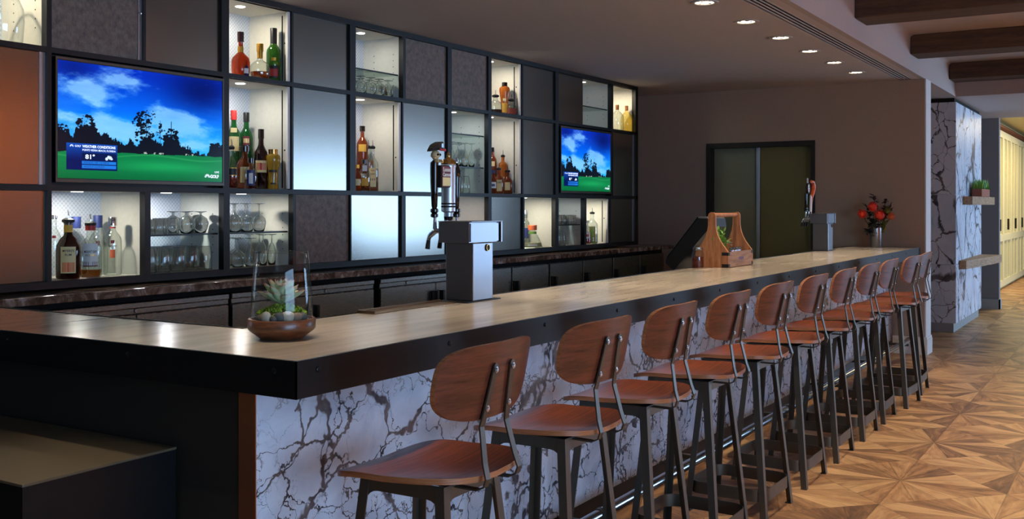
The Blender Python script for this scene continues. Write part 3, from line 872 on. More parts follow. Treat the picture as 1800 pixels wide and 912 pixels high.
crown(.155, .55, .055, .10, 130, .022, 1); crown(.47, .48, .055, .11, 110, .020, 3); crown(.51, .40, .045, .05, 26, .018, 4); crown(.45, .44, .02, .04, 10, .016, 6)
crown(.49, .60, .06, .07, 40, .024, 5); crown(.585, .55, .028, .08, 34, .018, 7); crown(.66, .60, .05, .09, 130, .024, 8); crown(.655, .53, .014, .02, 8, .012, 9)
crown(.96, .66, .05, .05, 40, .024, 10); crown(.02, .60, .04, .06, 40, .024, 12)
for cx in (.497, .508, .585, .655): tree = tree | ((abs(xs - cx) < .002) & (ys > .44) & (ys < .76))
pic = np.where(tree[..., None], np.zeros_like(pic) + np.array([4, 12, 26.]) + 14 * f2[..., None], pic)
pic = mixc(pic, (210, 220, 210), ((abs(ys - hor + .004) < .008) & (fbm(xs, ys, 21, 7, 2) > .60) & (xs > .36) & (xs < .8)) * .8)
# weather panel
PXL, PXR, PYT, PYB = .045, .325, .695, .925
inp = (xs > PXL) & (xs < PXR) & (ys > PYT) & (ys < PYB)
grad = (ys - PYT) / (PYB - PYT)
pan = mixc(np.zeros_like(pic) + np.array([12, 76, 180.]), (2, 22, 86), grad * 1.6)
pic = np.where(inp[..., None], pan, pic)
inn = (xs > .128) & (xs < .318) & (ys > .778) & (ys < .84); pic = np.where(inn[..., None], np.zeros_like(pic) + np.array([4, 24, 74.]), pic)
for a in (.846, .882):
    bar = (xs > .128) & (xs < .318) & (ys > a) & (ys < a + .028); pic = np.where(bar[..., None], np.zeros_like(pic) + np.array([30, 120, 220.]), pic)
for cx, cy, rr in ((.265, .822, .014), (.285, .812, .016), (.275, .806, .014), (.293, .822, .010)):
    pic = np.where(((((xs - cx) * 1.78) ** 2 + (ys - cy) ** 2) < rr * rr)[..., None], np.zeros_like(pic) + np.array([214, 232, 250.]), pic)
c_ = np.clip(pic, 0, 255) / 255
linp = np.where(c_ <= .04045, c_ / 12.92, ((c_ + .055) / 1.055) ** 2.4)
def television(x0, x1, z0, z1, label):
    y = YU - .02
    r = root('television', (x0, y, z0), label, 'television', 'televisions in the display wall')
    obj('housing', B((x0, x1, y, YU + .0495, z0, z1), bev=.003), 'black_plastic', r)
    t = .013
    obj('bezel', B((x0, x1, y - .004, y - .0002, z1 - t, z1), (x0, x1, y - .004, y - .0002, z0, z0 + t * 1.2), (x0, x0 + t * .8, y - .004, y - .0002, z0 + t * 1.2, z1 - t), (x1 - t * .8, x1, y - .004, y - .0002, z0 + t * 1.2, z1 - t)), 'dark_metal', r)
    sx0, sx1, sz0, sz1 = x0 + t, x1 - t, z0 + t * 1.6, z1 - t * 1.3
    me = bpy.data.meshes.new('screen')
    X = sx0 + xs * (sx1 - sx0) / .9999; Z = sz1 - ys * (sz1 - sz0) / .9999
    V = np.stack([X.ravel() - x0, np.full(X.size, -.001), Z.ravel() - z0], 1)
    idx = np.arange(X.size).reshape(X.shape)
    Fq = np.stack([idx[1:, :-1].ravel(), idx[1:, 1:].ravel(), idx[:-1, 1:].ravel(), idx[:-1, :-1].ravel()], 1)
    me.vertices.add(len(V)); me.vertices.foreach_set('co', V.ravel())
    me.loops.add(Fq.size); me.loops.foreach_set('vertex_index', Fq.ravel())
    me.polygons.add(len(Fq)); me.polygons.foreach_set('loop_start', np.arange(0, Fq.size, 4)); me.polygons.foreach_set('loop_total', np.full(len(Fq), 4))
    at = me.attributes.new('picture', 'FLOAT_COLOR', 'POINT')
    at.data.foreach_set('color', np.concatenate([linp.reshape(-1, 3), np.ones((X.size, 1))], 1).ravel())
    me.update(); me.validate(); me.materials.append(MATS['tv_picture'])
    s = bpy.data.objects.new('screen', me); COL.objects.link(s); s.parent = r
    W2, H2 = sx1 - sx0, sz1 - sz0
    def T(txt, cx, cy, h, width, mat='tv_white', bold=0):
        text_flat(txt, h * H2 * 1.35, (sx0 + cx * W2, y - .0022, sz1 - cy * H2), (1, 0, 0), (0, 0, 1), 'lettering', mat, s, width * W2, bold)
    T('WEATHER CONDITIONS', .222, .722, .024, .185, bold=.0003); T('PONTE VEDRA BEACH, FLORIDA', .222, .753, .018, .185)
    T('GOLF', .105, .722, .018, .032); T('81°', .172, .812, .040, .052, bold=.0006)
    T('WINDS: NE 14 MPH', .205, .8605, .019, .14, 'tv_dark_text'); T('MOSTLY CLOUDY', .195, .8965, .019, .115, 'tv_dark_text')
    T('LIVE', .962, .905, .020, .030); T('GOLF', .945, .948, .032, .06, bold=.0008)
    bm = bmesh.new()      # fan of six feathers
    for (cx, cy, sc) in ((.895, .958, .02), (.072, .728, .011)):
        for k in range(6):
            a = math.radians(12 + 31 * k); c = Vector((sx0 + cx * W2, y - .0024, sz1 - cy * H2)); d = Vector((math.cos(a), 0, math.sin(a))); n2 = Vector((-d.z, 0, d.x))
            pts = [c + d * sc * W2 * .25, c + d * sc * W2 * .8 + n2 * sc * W2 * .17, c + d * sc * W2, c + d * sc * W2 * .8 - n2 * sc * W2 * .17]
            bm.faces.new([bm.verts.new(p) for p in pts])
    obj('feather_logo', bm, 'tv_white', s)
    return r
television(3.151, 4.242, 1.60, 2.224, 'large flat television at the near end of the display wall showing a fairway')
television(8.312, 9.358, 1.605, 2.222, 'flat television at the far end of the display wall showing a fairway')

# ---------------------------------------------------------------- bar stools
def superrect(w, h, n_=40, e=2.8, dx=0, dy=0):
    out = []
    for i in range(n_):
        t = 2 * PI * i / n_; c, s = math.cos(t), math.sin(t)
        out.append((dx + w * math.copysign(abs(c) ** (2 / e), c), dy + h * math.copysign(abs(s) ** (2 / e), s)))
    return out
def shell(bm, outline, rings, fn, th, nrm):
    """curved plywood: outline scaled in rings to a centre, two skins `th` apart"""
    def skin(off):
        rs_ = []
        for k in range(rings, 0, -1):
            f = k / rings
            rs_.append([bm.verts.new(fn(u * f, v * f, off)) for u, v in outline])
        cen = bm.verts.new(fn(0, 0, off)); return rs_, cen
    (a, ca), (b2, cb) = skin(0), skin(th)
    n_ = len(outline)
    for rs_, c_ in ((a, ca), (b2, cb)):
        for r0, r1 in zip(rs_, rs_[1:]):
            for i in range(n_):
                j = (i + 1) % n_; bm.faces.new((r0[i], r0[j], r1[j], r1[i]))
        for i in range(n_): bm.faces.new((rs_[-1][i], rs_[-1][(i + 1) % n_], c_))
    edge = []
    for i in range(n_):
        j = (i + 1) % n_; edge.append(bm.faces.new((a[0][i], a[0][j], b2[0][j], b2[0][i])))
    return edge
def make_stool(label):
    r = root('bar_stool', (0, 0, 0), label, 'bar stool', 'walnut and steel stools along the bar')
    # seat, facing +y (the bar)
    out = []
    for i in range(56):
        t = 2 * PI * i / 56; c, s = math.cos(t), math.sin(t); e = 2 / 4.2
        x = .222 * math.copysign(abs(c) ** e, c); y = .212 * math.copysign(abs(s) ** e, s)
        if y < 0: x *= 1 - .10 * (abs(y) / .212) ** 3; y -= .006 * (1 - (x / .22) ** 2)
        out.append((x, y))
    def fs(u, v, o):
        z = .742 + .020 * (u / .22) ** 2 * (.4 + .6 * max(0, -v / .2) + .25) - .020 * max(0, (v - .06) / .15) ** 2 + .006 * max(0, (-v - .08) / .13) ** 2
        return Vector((u, v, z + o))
    bm = bmesh.new(); ed = shell(bm, out, 7, fs, .016, None)
    for f in ed: f.material_index = 1
    obj('seat', bm, ['walnut_seat', 'ply_edge'], r, True, angle=35)
    # backrest: upright rounded panel, concave towards the sitter
    ZK = 1.014
    out = []
    for i in range(56):
        t = 2 * PI * i / 56; c, s = math.cos(t), math.sin(t); e = 2 / (4.2 if s > 0 else 3.4)
        x = .235 * math.copysign(abs(c) ** e, c); z = .103 * math.copysign(abs(s) ** e, s)
        if s < 0: x *= 1 - .12 * abs(z / .103) ** 2
        out.append((x, z))
    def fb(u, v, o):
        return Vector((u, -.215 - v * .20 + .052 * (abs(u) / .235) ** 2.0 - o, ZK + v))
    bm = bmesh.new(); ed = shell(bm, out, 6, fb, .014, None)
    for f in ed: f.material_index = 1
    obj('backrest', bm, ['walnut_back', 'ply_edge'], r, True, angle=35)
    # two flat bent bars carrying the backrest
    for s in (-1, 1):
        def yb(z): return -.215 - (z - ZK) * .20 - .0185
        pts = [(.043, yb(1.052), 1.052), (.050, yb(.99), .99), (.060, yb(.915), .915), (.064, yb(.893), .893), (.078, -.228, .80), (.083, -.240, .762), (.083, -.233, .742), (.082, -.210, .7305), (.078, -.15, .7305), (.074, -.09, .7305)]
        P = [Vector((s * x, y, z)) for x, y, z in pts]
        def frm(i):
            d = (P[min(i + 1, len(P) - 1)] - P[max(i - 1, 0)]).normalized(); wdir = Vector((1, 0, 0)); wdir = (wdir - d * wdir.dot(d)).normalized()
            return wdir, d.cross(wdir)
        bm = bmesh.new(); sweep(bm, P, frm, .022, .005)
        lathe(bm, [(.011, -.0025), (.011, .0025)], (0, 0, 0), 20, axis='y')
        vs = bm.verts[-40:] if False else [v for v in bm.verts if v.co.length < .013]
        for v in vs: v.co += Vector((s * .043, yb(1.052), 1.052))
        o = obj('back_bar', bm, 'dark_metal', r, False)
        bb = None
        for zb, xb in ((1.045, .044), (.942, .056)):
            bm = L([(0, -.0055), (.005, -.0055), (.0065, -.003), (.0085, -.0028), (.0085, 0)], (s * xb, yb(zb) - .0025, zb), 12, axis='y', cap0=False)
            obj('bolt', bm, 'bolt_steel', o, True)
    # seat frame: four rails with dropped corners
    T, zt, zb_ = .135, .738, .70
    bm = bmesh.new()
    for sx in (-1, 1):
        box(bm, sx * T - .003, sx * T + .003, -T, T, zb_, zt)
    for sy in (-1, 1):
        box(bm, -T + .0031, T - .0031, sy * T - .003, sy * T + .003, zb_, zt)
    for sx in (-1, 1):      # curved gussets where the legs leave the frame
        for sy in (-1, 1):
            g = [(0, 0), (.055, 0)] + [(.055 - .05 * math.sin(t), -.05 + .05 * math.cos(t)) for t in [PI / 2 * k / 5 for k in range(1, 6)]] + [(0, -.05)]
            prism(bm, g, lambda u, v, t, sx=sx, sy=sy: Vector((sx * (T - u), sy * (T + t), zb_ + v)), -.003, .002)
            prism(bm, g, lambda u, v, t, sx=sx, sy=sy: Vector((sx * (T + t), sy * (T - u), zb_ + v)), -.003, .002)
    box(bm, -.09, .09, -T + .0031, T - .0031, .7255, .728)
    obj('seat_frame', bm, 'dark_metal', r)
    # L section legs
    FT = .205
    for sx in (-1, 1):
        for sy in (-1, 1):
            bm = bmesh.new(); w, t = .030, .0045
            sec = [(0, 0), (-w, 0), (-w, -t), (-t, -t), (-t, -w), (0, -w)]
            lo = [bm.verts.new((sx * (FT + u), sy * (FT + v), 0.002)) for u, v in sec]
            hi = [bm.verts.new((sx * (T + .0035 + u), sy * (T + .0035 + v), zt)) for u, v in sec]
            bm.faces.new(lo); bm.faces.new(hi[::-1])
            for i in range(6): bm.faces.new((lo[i], hi[i], hi[(i + 1) % 6], lo[(i + 1) % 6]))
            lg = obj('leg', bm, 'dark_metal', r)
            obj('glide', B((sx * FT - sx * .032, sx * FT, sy * FT - sy * .032, sy * FT, 0, .0018)) if sx * sy > 9 else B((min(sx * (FT - .032), sx * FT), max(sx * (FT - .032), sx * FT), min(sy * (FT - .032), sy * FT), max(sy * (FT - .032), sy * FT), 0, .0018)), 'black_plastic', lg)
    # foot ring: a flat band bent round the legs
    hw, cr, zc = .196, .075, .118
    pts = []
    for cx, cy, a0 in ((1, 1, 0), (-1, 1, 90), (-1, -1, 180), (1, -1, 270)):
        for k in range(9):
            a = math.radians(a0 + 90 * k / 8); pts.append(Vector((cx * (hw - cr) + cr * math.cos(a), cy * (hw - cr) + cr * math.sin(a), zc)))
    def fr_(i):
        d = (pts[(i + 1) % len(pts)] - pts[i - 1]).normalized(); return Vector((0, 0, 1)), d.cross(Vector((0, 0, 1)))
    bm = bmesh.new(); sweep(bm, pts, fr_, .058, .004, closed=True)
    obj('foot_ring', bm, 'dark_metal', r, True, angle=50)
    return r
stx = [2.35, 3.02, 3.64, 4.275, 4.92, 5.58, 6.22, 6.87, 7.47, 8.12, 8.73]
sty = [1.715, 1.71, 1.712, 1.71, 1.71, 1.71, 1.71, 1.708, 1.712, 1.672, 1.70]
str_ = [.02, -.02, .01, 0, -.015, 0, .015, 0, .02, -.05, .04]
ords = ['first', 'second', 'third', 'fourth', 'fifth', 'sixth', 'seventh', 'eighth', 'ninth', 'tenth', 'eleventh']
proto = None
for i, (x, y, a) in enumerate(zip(stx, sty, str_)):
    lab = 'walnut bar stool with black steel legs, ' + (('nearest of the row, beside the bar corner' if i == 0 else 'last of the row, beside the brown wall') if i in (0, 10) else ords[i] + ' of the row counted from the bar corner')
    if proto is None:
        proto = make_stool(lab); proto.location = (x, y, 0); proto.rotation_euler = (0, 0, a)
    else: dup(proto, (x, y, 0), a, lab)

# ---------------------------------------------------------------- beer towers
def tower(dx, dy, label):
    X = lambda *bx_: tuple(v + (dx if k < 2 else dy if k < 4 else 0) for k, v in enumerate(bx_))
    r = root('beer_tower', (3.74 + dx, 2.52 + dy, ZB), label, 'beer tower', 'steel beer towers on the bar')
    obj('base_plate', B(X(3.60, 3.86, 2.435, 2.60, ZB, ZB + .004)), 'black_frame', r)
    obj('column', B(X(3.662, 3.82, 2.45, 2.592, ZB + .004, 1.322), bev=.003), 'steel_brushed', r)
    h = obj('head', B(X(3.635, 3.86, 2.452, 2.612, 1.3225, 1.412), bev=.002), 'steel_brushed', r)
    obj('front_plate', B(X(3.641, 3.86, 2.446, 2.4515, 1.328, 1.406)), 'steel_brushed', h)
    obj('end_flange', B(X(3.872, 3.884, 2.44, 2.612, 1.322, 1.412), X(3.8605, 3.872, 2.452, 2.60, 1.404, 1.412), bev=.0015), 'steel_brushed', r)
    obj('top_plate', B(X(3.633, 3.886, 2.438, 2.614, 1.4125, 1.416), bev=.001), 'steel_brushed', r)
    md = obj('medallion', L([(0, 2.444 + dy), (.012, 2.444 + dy), (.015, 2.446 + dy), (.015, 2.4495 + dy)], (3.775 + dx, 0, 1.30), 24, axis='y', cap0=False), 'slot_black', r, True)
    obj('rim', L([(.0125, 2.4435 + dy), (.0145, 2.4435 + dy), (.0150, 2.4455 + dy)], (3.775 + dx, 0, 1.30), 24, axis='y', cap0=False, cap1=False), 'brass', md, True)
    bm = bmesh.new()
    for a in range(3):      # three curved strokes on the badge
        aa = a * 2 * PI / 3
        tube(bm, [(3.775 + dx + .007 * math.cos(aa + k * .35), 2.4436 + dy, 1.30 + (.003 + .0015 * k) * math.sin(aa + k * .35)) for k in range(5)], .0009, 5)
    obj('emblem', bm, 'brass', md)
    for x in (3.675, 3.765, 3.845):
        f = obj('faucet', tube(bmesh.new(), [(x + dx, 2.612 + dy, 1.372), (x + dx, 2.655 + dy, 1.372), (x + dx, 2.68 + dy, 1.355), (x + dx, 2.69 + dy, 1.345), (x + dx, 2.695 + dy, 1.33)], [.011, .012, .012, .010, .009], 12), 'chrome', r, True)
        obj('faucet_stem', tube(bmesh.new(), [(x + dx, 2.66 + dy, 1.38), (x + dx, 2.66 + dy, 1.432)], [.010, .006], 12), 'chrome', f, True)
        obj('spout_tip', tube(bmesh.new(), [(x + dx, 2.694 + dy, 1.332), (x + dx, 2.70 + dy, 1.292)], [.009, .011], 12), 'iron_black', f, True)
    return r
t1 = tower(0, 0, 'steel beer tower with several tall tap handles at the middle of the bar')
t2 = tower(5.905, .03, 'small-looking steel beer tower near the far end of the bar by the dark door')
def collar(c, z): return [(.008, z), (.017, z + .004), (.017, z + .014), (.011, z + .020), (.018, z + .026), (.018, z + .036), (.010, z + .042)]
# handle with skull, hat and sign crate
c = (3.672, 2.66, 0)
h = obj('tap_handle', L(collar(c, 1.43) + [(.013, 1.48), (.017, 1.56), (.019, 1.63), (.018, 1.672), (.008, 1.682)], c, 20), 'bottle_black', t1, True)
cr = obj('sign_crate', B((3.672, 3.748, 2.625, 2.672, 1.562, 1.660), bev=.002), 'iron_black', h)
obj('sign_card', B((3.678, 3.744, 2.6225, 2.6248, 1.566, 1.656)), 'maroon', h)
obj('card_picture', B((3.682, 3.740, 2.6218, 2.6224, 1.570, 1.607)), 'label_cream', h)
text_flat('Loose', .026, (3.711, 2.6215, 1.641), (1, 0, 0), (0, 0, 1), 'lettering', 'label_white', h, .052, .0004)
text_flat('Cannon', .024, (3.711, 2.6215, 1.619), (1, 0, 0), (0, 0, 1), 'lettering', 'label_white', h, .056, .0004)
bm = bmesh.new()
bmesh.ops.create_uvsphere(bm, u_segments=20, v_segments=14, radius=.021)
for v in bm.verts:
    if v.co.z < -.006: v.co.x *= .72; v.co.y *= .78
    v.co.z *= 1.15; v.co += Vector((3.672, 2.655, 1.703))
box(bm, 3.658, 3.686, 2.628, 2.65, 1.672, 1.686, bev=.003); box(bm, 3.645, 3.66, 2.64, 2.652, 1.688, 1.694, bev=.002)
sk = obj('skull', bm, 'bone', h, True)
bm = bmesh.new()
for sx in (-.008, .008):
    m_ = Matrix.Translation((3.672 + sx, 2.635, 1.706)); bmesh.ops.create_uvsphere(bm, u_segments=10, v_segments=8, radius=.0052, matrix=m_)
for k in range(4): box(bm, 3.662 + k * .006, 3.6635 + k * .006, 2.6265, 2.628, 1.674, 1.684)
obj('eye_sockets', bm, 'slot_black', sk, True)
bm = bmesh.new()      # broad tilted hat with turned up brim
prism(bm, [(-.052, -.010), (-.030, -.004), (0, -.002), (.034, .002), (.032, .030), (.020, .036), (-.012, .022), (-.040, .004)], lambda u, v, t: Vector((3.672 + u, 2.652 + t * (1 - abs(u) / .09), 1.728 + v)), -.030, .026)
ht = obj('hat', bm, 'iron_black', h); 
obj('hat_band', B((3.654, 3.700, 2.617, 2.6205, 1.722, 1.732)), 'red_fabric', ht)
obj('hat_badge', B((3.686, 3.698, 2.630, 2.6325, 1.738, 1.756)), 'label_silver', ht)
# silver canister handle
c = (3.762, 2.648, 0)
h = obj('tap_handle', L([(.010, 1.43), (.020, 1.435), (.020, 1.452), (.032, 1.458), (.032, 1.650), (.034, 1.656), (.034, 1.662), (.031, 1.668)], c, 28), 'can_silver', t1, True)
for z in (1.475, 1.488): obj('black_band', L([(.0323, z), (.0328, z + .001), (.0328, z + .006), (.0323, z + .007)], c, 28, cap0=False, cap1=False), 'slot_black', h)
obj('brass_cap', L([(.032, 1.668), (.034, 1.672), (.030, 1.684), (.016, 1.692), (.007, 1.698), (.009, 1.706), (.006, 1.714), (.003, 1.722)], c, 24), 'brass', h, True)
obj('dark_foot', L([(.010, 1.418), (.019, 1.42), (.021, 1.434)], c, 20), 'bottle_black', h, True)
# slim black handle
c = (3.842, 2.66, 0)
h = obj('tap_handle', L(collar(c, 1.43) + [(.012, 1.48), (.015, 1.54), (.018, 1.60), (.018, 1.64), (.010, 1.668), (.005, 1.676)], c, 20), 'bottle_black', t1, True)
obj('silver_tip', L([(.005, 1.676), (.006, 1.684), (.003, 1.692), (.004, 1.70), (.001, 1.706)], c, 12), 'chrome', h, True)
# far tower: black handle with pale oval badge, white blade, and a curled orange horn
c = (9.585, 2.69, 0)
h = obj('tap_handle', L(collar(c, 1.43) + [(.012, 1.48), (.013, 1.56), (.014, 1.60)], c, 16), 'bottle_black', t2, True)
bm = bmesh.new(); prism(bm, superrect(.036, .050, 24, 2), lambda u, v, t: Vector((9.585 + u, 2.672 + t, 1.645 + v)), -.008, .012)
obj('badge_shield', bm, 'iron_black', h)
bm = bmesh.new(); prism(bm, superrect(.026, .037, 24, 2), lambda u, v, t: Vector((9.585 + u, 2.663 + t, 1.647 + v)), -.002, .001)
bd = obj('badge', bm, 'label_white', h)
bm = bmesh.new()
prism(bm, [(-.012, .0), (0, -.022), (.012, .0)], lambda u, v, t: Vector((9.585 + u, 2.6605 + t, 1.640 + v)), -.0005, 0)
obj('badge_mark', bm, 'bloom_orange', bd)
bm = bmesh.new()
for sx in (-.010, .010): prism(bm, superrect(.006, .006, 10, 2), lambda u, v, t, sx=sx: Vector((9.585 + sx + u, 2.6605 + t, 1.658 + v)), -.0005, 0)
obj('badge_mark', bm, 'black_ink', bd)
obj('crest', B((9.579, 9.591, 2.67, 2.682, 1.695, 1.742), bev=.002), 'label_white', h)
bm = bmesh.new(); prism(bm, [(-.012, 1.43), (.014, 1.43), (.022, 1.57), (.0, 1.585)], lambda u, v, t: Vector((9.63 + u, 2.66 + t, v)), -.006, .006)
obj('tap_handle', bm, 'label_white', t2)
bm = bmesh.new(); c0 = Vector((9.655, 2.665, 0))
pts = [c0 + Vector(p) for p in ((.0, 0, 1.42), (.01, 0, 1.50), (.025, 0, 1.56), (.055, 0, 1.60), (.085, 0, 1.635), (.09, 0, 1.675), (.065, 0, 1.705), (.02, 0, 1.712), (-.015, 0, 1.70))]
tube(bm, pts, [.010, .011, .014, .02, .022, .022, .02, .015, .007], 14)
obj('tap_handle', bm, 'orange_gloss', t2, True)
# drip tray on the inner side of the near tower
bm = B((3.05, 3.59, 2.49, 2.572, ZB + .0005, ZB + .003)); 
for a in ((3.05, 3.59, 2.568, 2.574), (3.05, 3.056, 2.49, 2.568)): box(bm, a[0], a[1], a[2], a[3], ZB + .003, ZB + .012)
tag(obj('drip_tray', bm, 'tray_metal', None, origin=(3.05, 2.53, ZB)), 'shallow metal drip tray on the inner bar edge beside the near beer tower', 'drip tray')

# ---------------------------------------------------------------- terrarium
tx, ty = 2.352, 2.288
r = root('terrarium', (tx, ty, ZB), 'clear glass dome on a turned wooden bowl at the corner of the bar', 'terrarium')
obj('bowl', L([(.0, ZB), (.064, ZB), (.068, ZB + .003), (.098, ZB + .026), (.1035, ZB + .033), (.104, ZB + .038), (.104, ZB + .059), (.101, ZB + .063), (.094, ZB + .063), (.092, ZB + .052), (.0, ZB + .048)], (tx, ty, 0), 56, cap0=False, cap1=False), 'bowl_wood', r, True)
prof = [(.0945, ZB + .055), (.095, ZB + .066), (.0955, ZB + .09), (.092, ZB + .15), (.0865, ZB + .21), (.081, ZB + .262), (.0795, ZB + .268)]
g = obj('glass_dome', L(prof, (tx, ty, 0), 56, cap0=False, cap1=False), 'terrarium_glass', r, True)
obj('glass_rim', tube(bmesh.new(), [(tx + .0795 * math.cos(a), ty + .0795 * math.sin(a), ZB + .268) for a in [2 * PI * k / 48 for k in range(48)]], .0016, 8, closed=True), 'clear_glass', g, True)
obj('soil', L([(.0, ZB + .0485), (.0915, ZB + .0525), (.0915, ZB + .058), (.05, ZB + .068), (.0, ZB + .072)], (tx, ty, 0), 32, cap0=False, cap1=False), 'soil', r, True)
rnd = random.Random(8)
bm = bmesh.new()
for i in range(420):
    a = rnd.uniform(0, 2 * PI); d = .074 * math.sqrt(rnd.random()); hh = ZB + .070 + .030 * (1 - (d / .085) ** 2) * rnd.uniform(.75, 1.15)
    if math.cos(a) * -.7 + math.sin(a) * -.7 > .3 and d > .055: hh -= .012
    m_ = Matrix.Translation((tx + d * math.cos(a), ty + d * math.sin(a), hh)) @ Matrix.Rotation(rnd.uniform(0, 6), 4, 'Z') @ Matrix.Diagonal((1, .8, rnd.uniform(.7, 1.3), 1))
    bmesh.ops.create_icosphere(bm, subdivisions=1, radius=rnd.uniform(.004, .0075), matrix=m_)
tag(obj('moss', bm, 'moss', None, True, origin=(tx, ty, ZB + .06)), 'bright yellow-green moss bed inside the terrarium', 'moss', kind='stuff')
cam_b = math.atan2(-ty, -tx)
pebs = [(-.98, 'pebble_brown', .014, 'brown pebble at the extreme left of the terrarium stones'), (-.68, 'pebble_pale', .0165, 'upright cream pebble second from the left inside the terrarium'), (-.30, 'pebble_grey', .012, 'small dark pebble behind the grey one inside the terrarium'), (-.10, 'pebble_grey', .019, 'large flat grey pebble inside the terrarium'),
        (.26, 'pebble_pale', .021, 'large white-veined pebble in the middle of the terrarium stones'), (.64, 'pebble_brown', .0175, 'rounded tan pebble right of centre inside the terrarium'), (.98, 'pebble_grey', .0165, 'dark rounded pebble at the right inside the terrarium')]
for k, (a, mt, rr, lab) in enumerate(pebs):
    aa = cam_b + a; d = .0905 - rr
    bm = bmesh.new(); q = random.Random(k)
    m_ = Matrix.Translation((tx + d * math.cos(aa), ty + d * math.sin(aa), ZB + .060 + rr * .62)) @ Matrix.Rotation(aa, 4, 'Z') @ Matrix.Diagonal((.8, 1.1, .85 + .3 * (k == 1), 1))
    bmesh.ops.create_icosphere(bm, subdivisions=3, radius=rr, matrix=m_)
    for v in bm.verts: v.co += Vector((1, 1, 1)) * .0018 * mnoise.noise(v.co * 60)
    tag(obj('pebble', bm, mt, None, True, origin=(tx + d * math.cos(aa), ty + d * math.sin(aa), ZB + .06)), lab, 'pebble', 'pebbles in the terrarium')
# succulent rosette
bm = bmesh.new(); rims = []
lay = bm.verts.layers.float.new('rim')
def leaf(bm, base_, az, el, ln, wd, th=.004):
    n1, n2 = 8, 6; rows = []
    d0 = Vector((math.cos(az), math.sin(az), 0)); s = Vector((-math.sin(az), math.cos(az), 0)); U = Vector((0, 0, 1))
    for i in range(n1 + 1):
        t = i / n1; w = wd * (math.sin(PI * min(1, t * .62 + .1)) ** 1.0) * (1 if t < .72 else max(.02, 1 - ((t - .72) / .28) ** 2)) 
        e = el + .55 * t
        p = Vector(base_) + d0 * ln * t * math.cos(el + .25 * t) + U * ln * t * math.sin(el + .25 * t)
        nn = (-d0 * math.sin(e) + U * math.cos(e))
        row = []
        for j in range(n2 + 1):
            q = j / n2 * 2 - 1
            v = bm.verts.new(p + s * w * q + nn * (.35 * w * q * q)); v[lay] = max(t ** 5, abs(q) ** 6 * .9)
            row.append(v)
        for j in range(n2 - 1, 0, -1):
            q = j / n2 * 2 - 1
            v = bm.verts.new(p + s * w * q + nn * (.35 * w * q * q - th * (1 - q * q) * (1 - t * .5))); v[lay] = max(t ** 5, 0)
            row.append(v)
        rows.append(row)
    for a, c_ in zip(rows, rows[1:]):
        for j in range(len(a)):
            k = (j + 1) % len(a); bm.faces.new((a[j], a[k], c_[k], c_[j]))
    bm.faces.new(rows[0]); bm.faces.new(rows[-1][::-1])
rnd = random.Random(3)
for ring_, (n_, el, ln, wd) in enumerate(((12, .20, .078, .0155), (12, .48, .078, .0155), (10, .78, .072, .015), (8, 1.05, .060, .013), (5, 1.30, .042, .011))):
    for k in range(n_):
        leaf(bm, (tx, ty, ZB + .112 + .003 * ring_), 2 * PI * (k + .37 * ring_) / n_ + rnd.uniform(-.12, .12), el + rnd.uniform(-.08, .08), ln * rnd.uniform(.9, 1.08), wd)
tag(obj('succulent', bm, 'succulent', None, True, origin=(tx, ty, ZB + .09)), 'pale green rosette succulent with pink leaf tips inside the terrarium', 'plant')

# ---------------------------------------------------------------- wooden caddy with herbs and shakers
r = root('wooden_caddy', (6.80, 2.47, ZB), 'wooden bottle caddy with round carrying handle and iron corners on the bar', 'caddy')
cx0, cx1, cy0, cy1 = 6.56, 7.06, 2.355, 2.585
def endp(x0, x1):
    ym = (cy0 + cy1) / 2; hw = (cy1 - cy0) / 2; o = [(-hw, 0), (hw, 0), (hw, .10)]
    for k in range(9):
        t = k / 8; o.append((hw * (1 - t) ** 1.0 * .92 + .026 * t + .018 * math.sin(PI * t) * -1 + .0, .115 + .17 * t))
    o += [(.026, .345)] + [(.026 * math.cos(a), .345 + .026 * math.sin(a)) for a in [PI * k / 8 for k in range(1, 8)]] + [(-.026, .345)]
    for k in range(8, -1, -1):
        t = k / 8; o.append((-(hw * (1 - t) * .92 + .026 * t - .018 * math.sin(PI * t)), .115 + .17 * t))
    o.append((-hw, .10))
    return prism(bmesh.new(), o, lambda u, v, t: Vector((t, ym + u, ZB + v)), x0, x1)
obj('end_board', endp(cx0, cx0 + .018), 'caddy_wood', r); obj('end_board', endp(cx1 - .018, cx1), 'caddy_wood', r)
obj('side_board', B((cx0 + .0181, cx1 - .0181, cy0 + .001, cy0 + .013, ZB + .004, ZB + .105)), 'caddy_front_wood', r)
obj('side_board', B((cx0 + .0181, cx1 - .0181, cy1 - .013, cy1 - .001, ZB + .004, ZB + .105)), 'caddy_front_wood', r)
obj('bottom_board', B((cx0 + .0181, cx1 - .0181, cy0 + .0131, cy1 - .0131, ZB + .004, ZB + .014)), 'caddy_wood', r)
obj('handle', tube(bmesh.new(), [(cx0 - .004, (cy0 + cy1) / 2, ZB + .35), (cx1 + .004, (cy0 + cy1) / 2, ZB + .35)], .015, 16), 'caddy_wood', r, True)
for z in (ZB + .004, ZB + .082):
    for x in (cx0, cx1):
        s = 1 if x == cx0 else -1
        bm = bmesh.new(); box(bm, min(x - s * .0015, x + s * .03), max(x - s * .0015, x + s * .03), cy0 - .0015, cy0, z, z + .022)
        box(bm, min(x - s * .0015, x), max(x - s * .0015, x), cy0, cy0 + .045, z, z + .022)
        obj('corner_bracket', bm, 'iron_black', r)
bm = bmesh.new(); prism(bm, superrect(.055, .012, 20, 2), lambda u, v, t: Vector((6.82 + u, cy0 + .0008 + t, ZB + .058 + v)), -.0003, 0)
for k in range(5): box(bm, 6.76 + k * .025, 6.775 + k * .025, cy0 + .0003, cy0 + .0009, ZB + .034, ZB + .038)
obj('faded_stamp', bm, 'purple_ink', r)
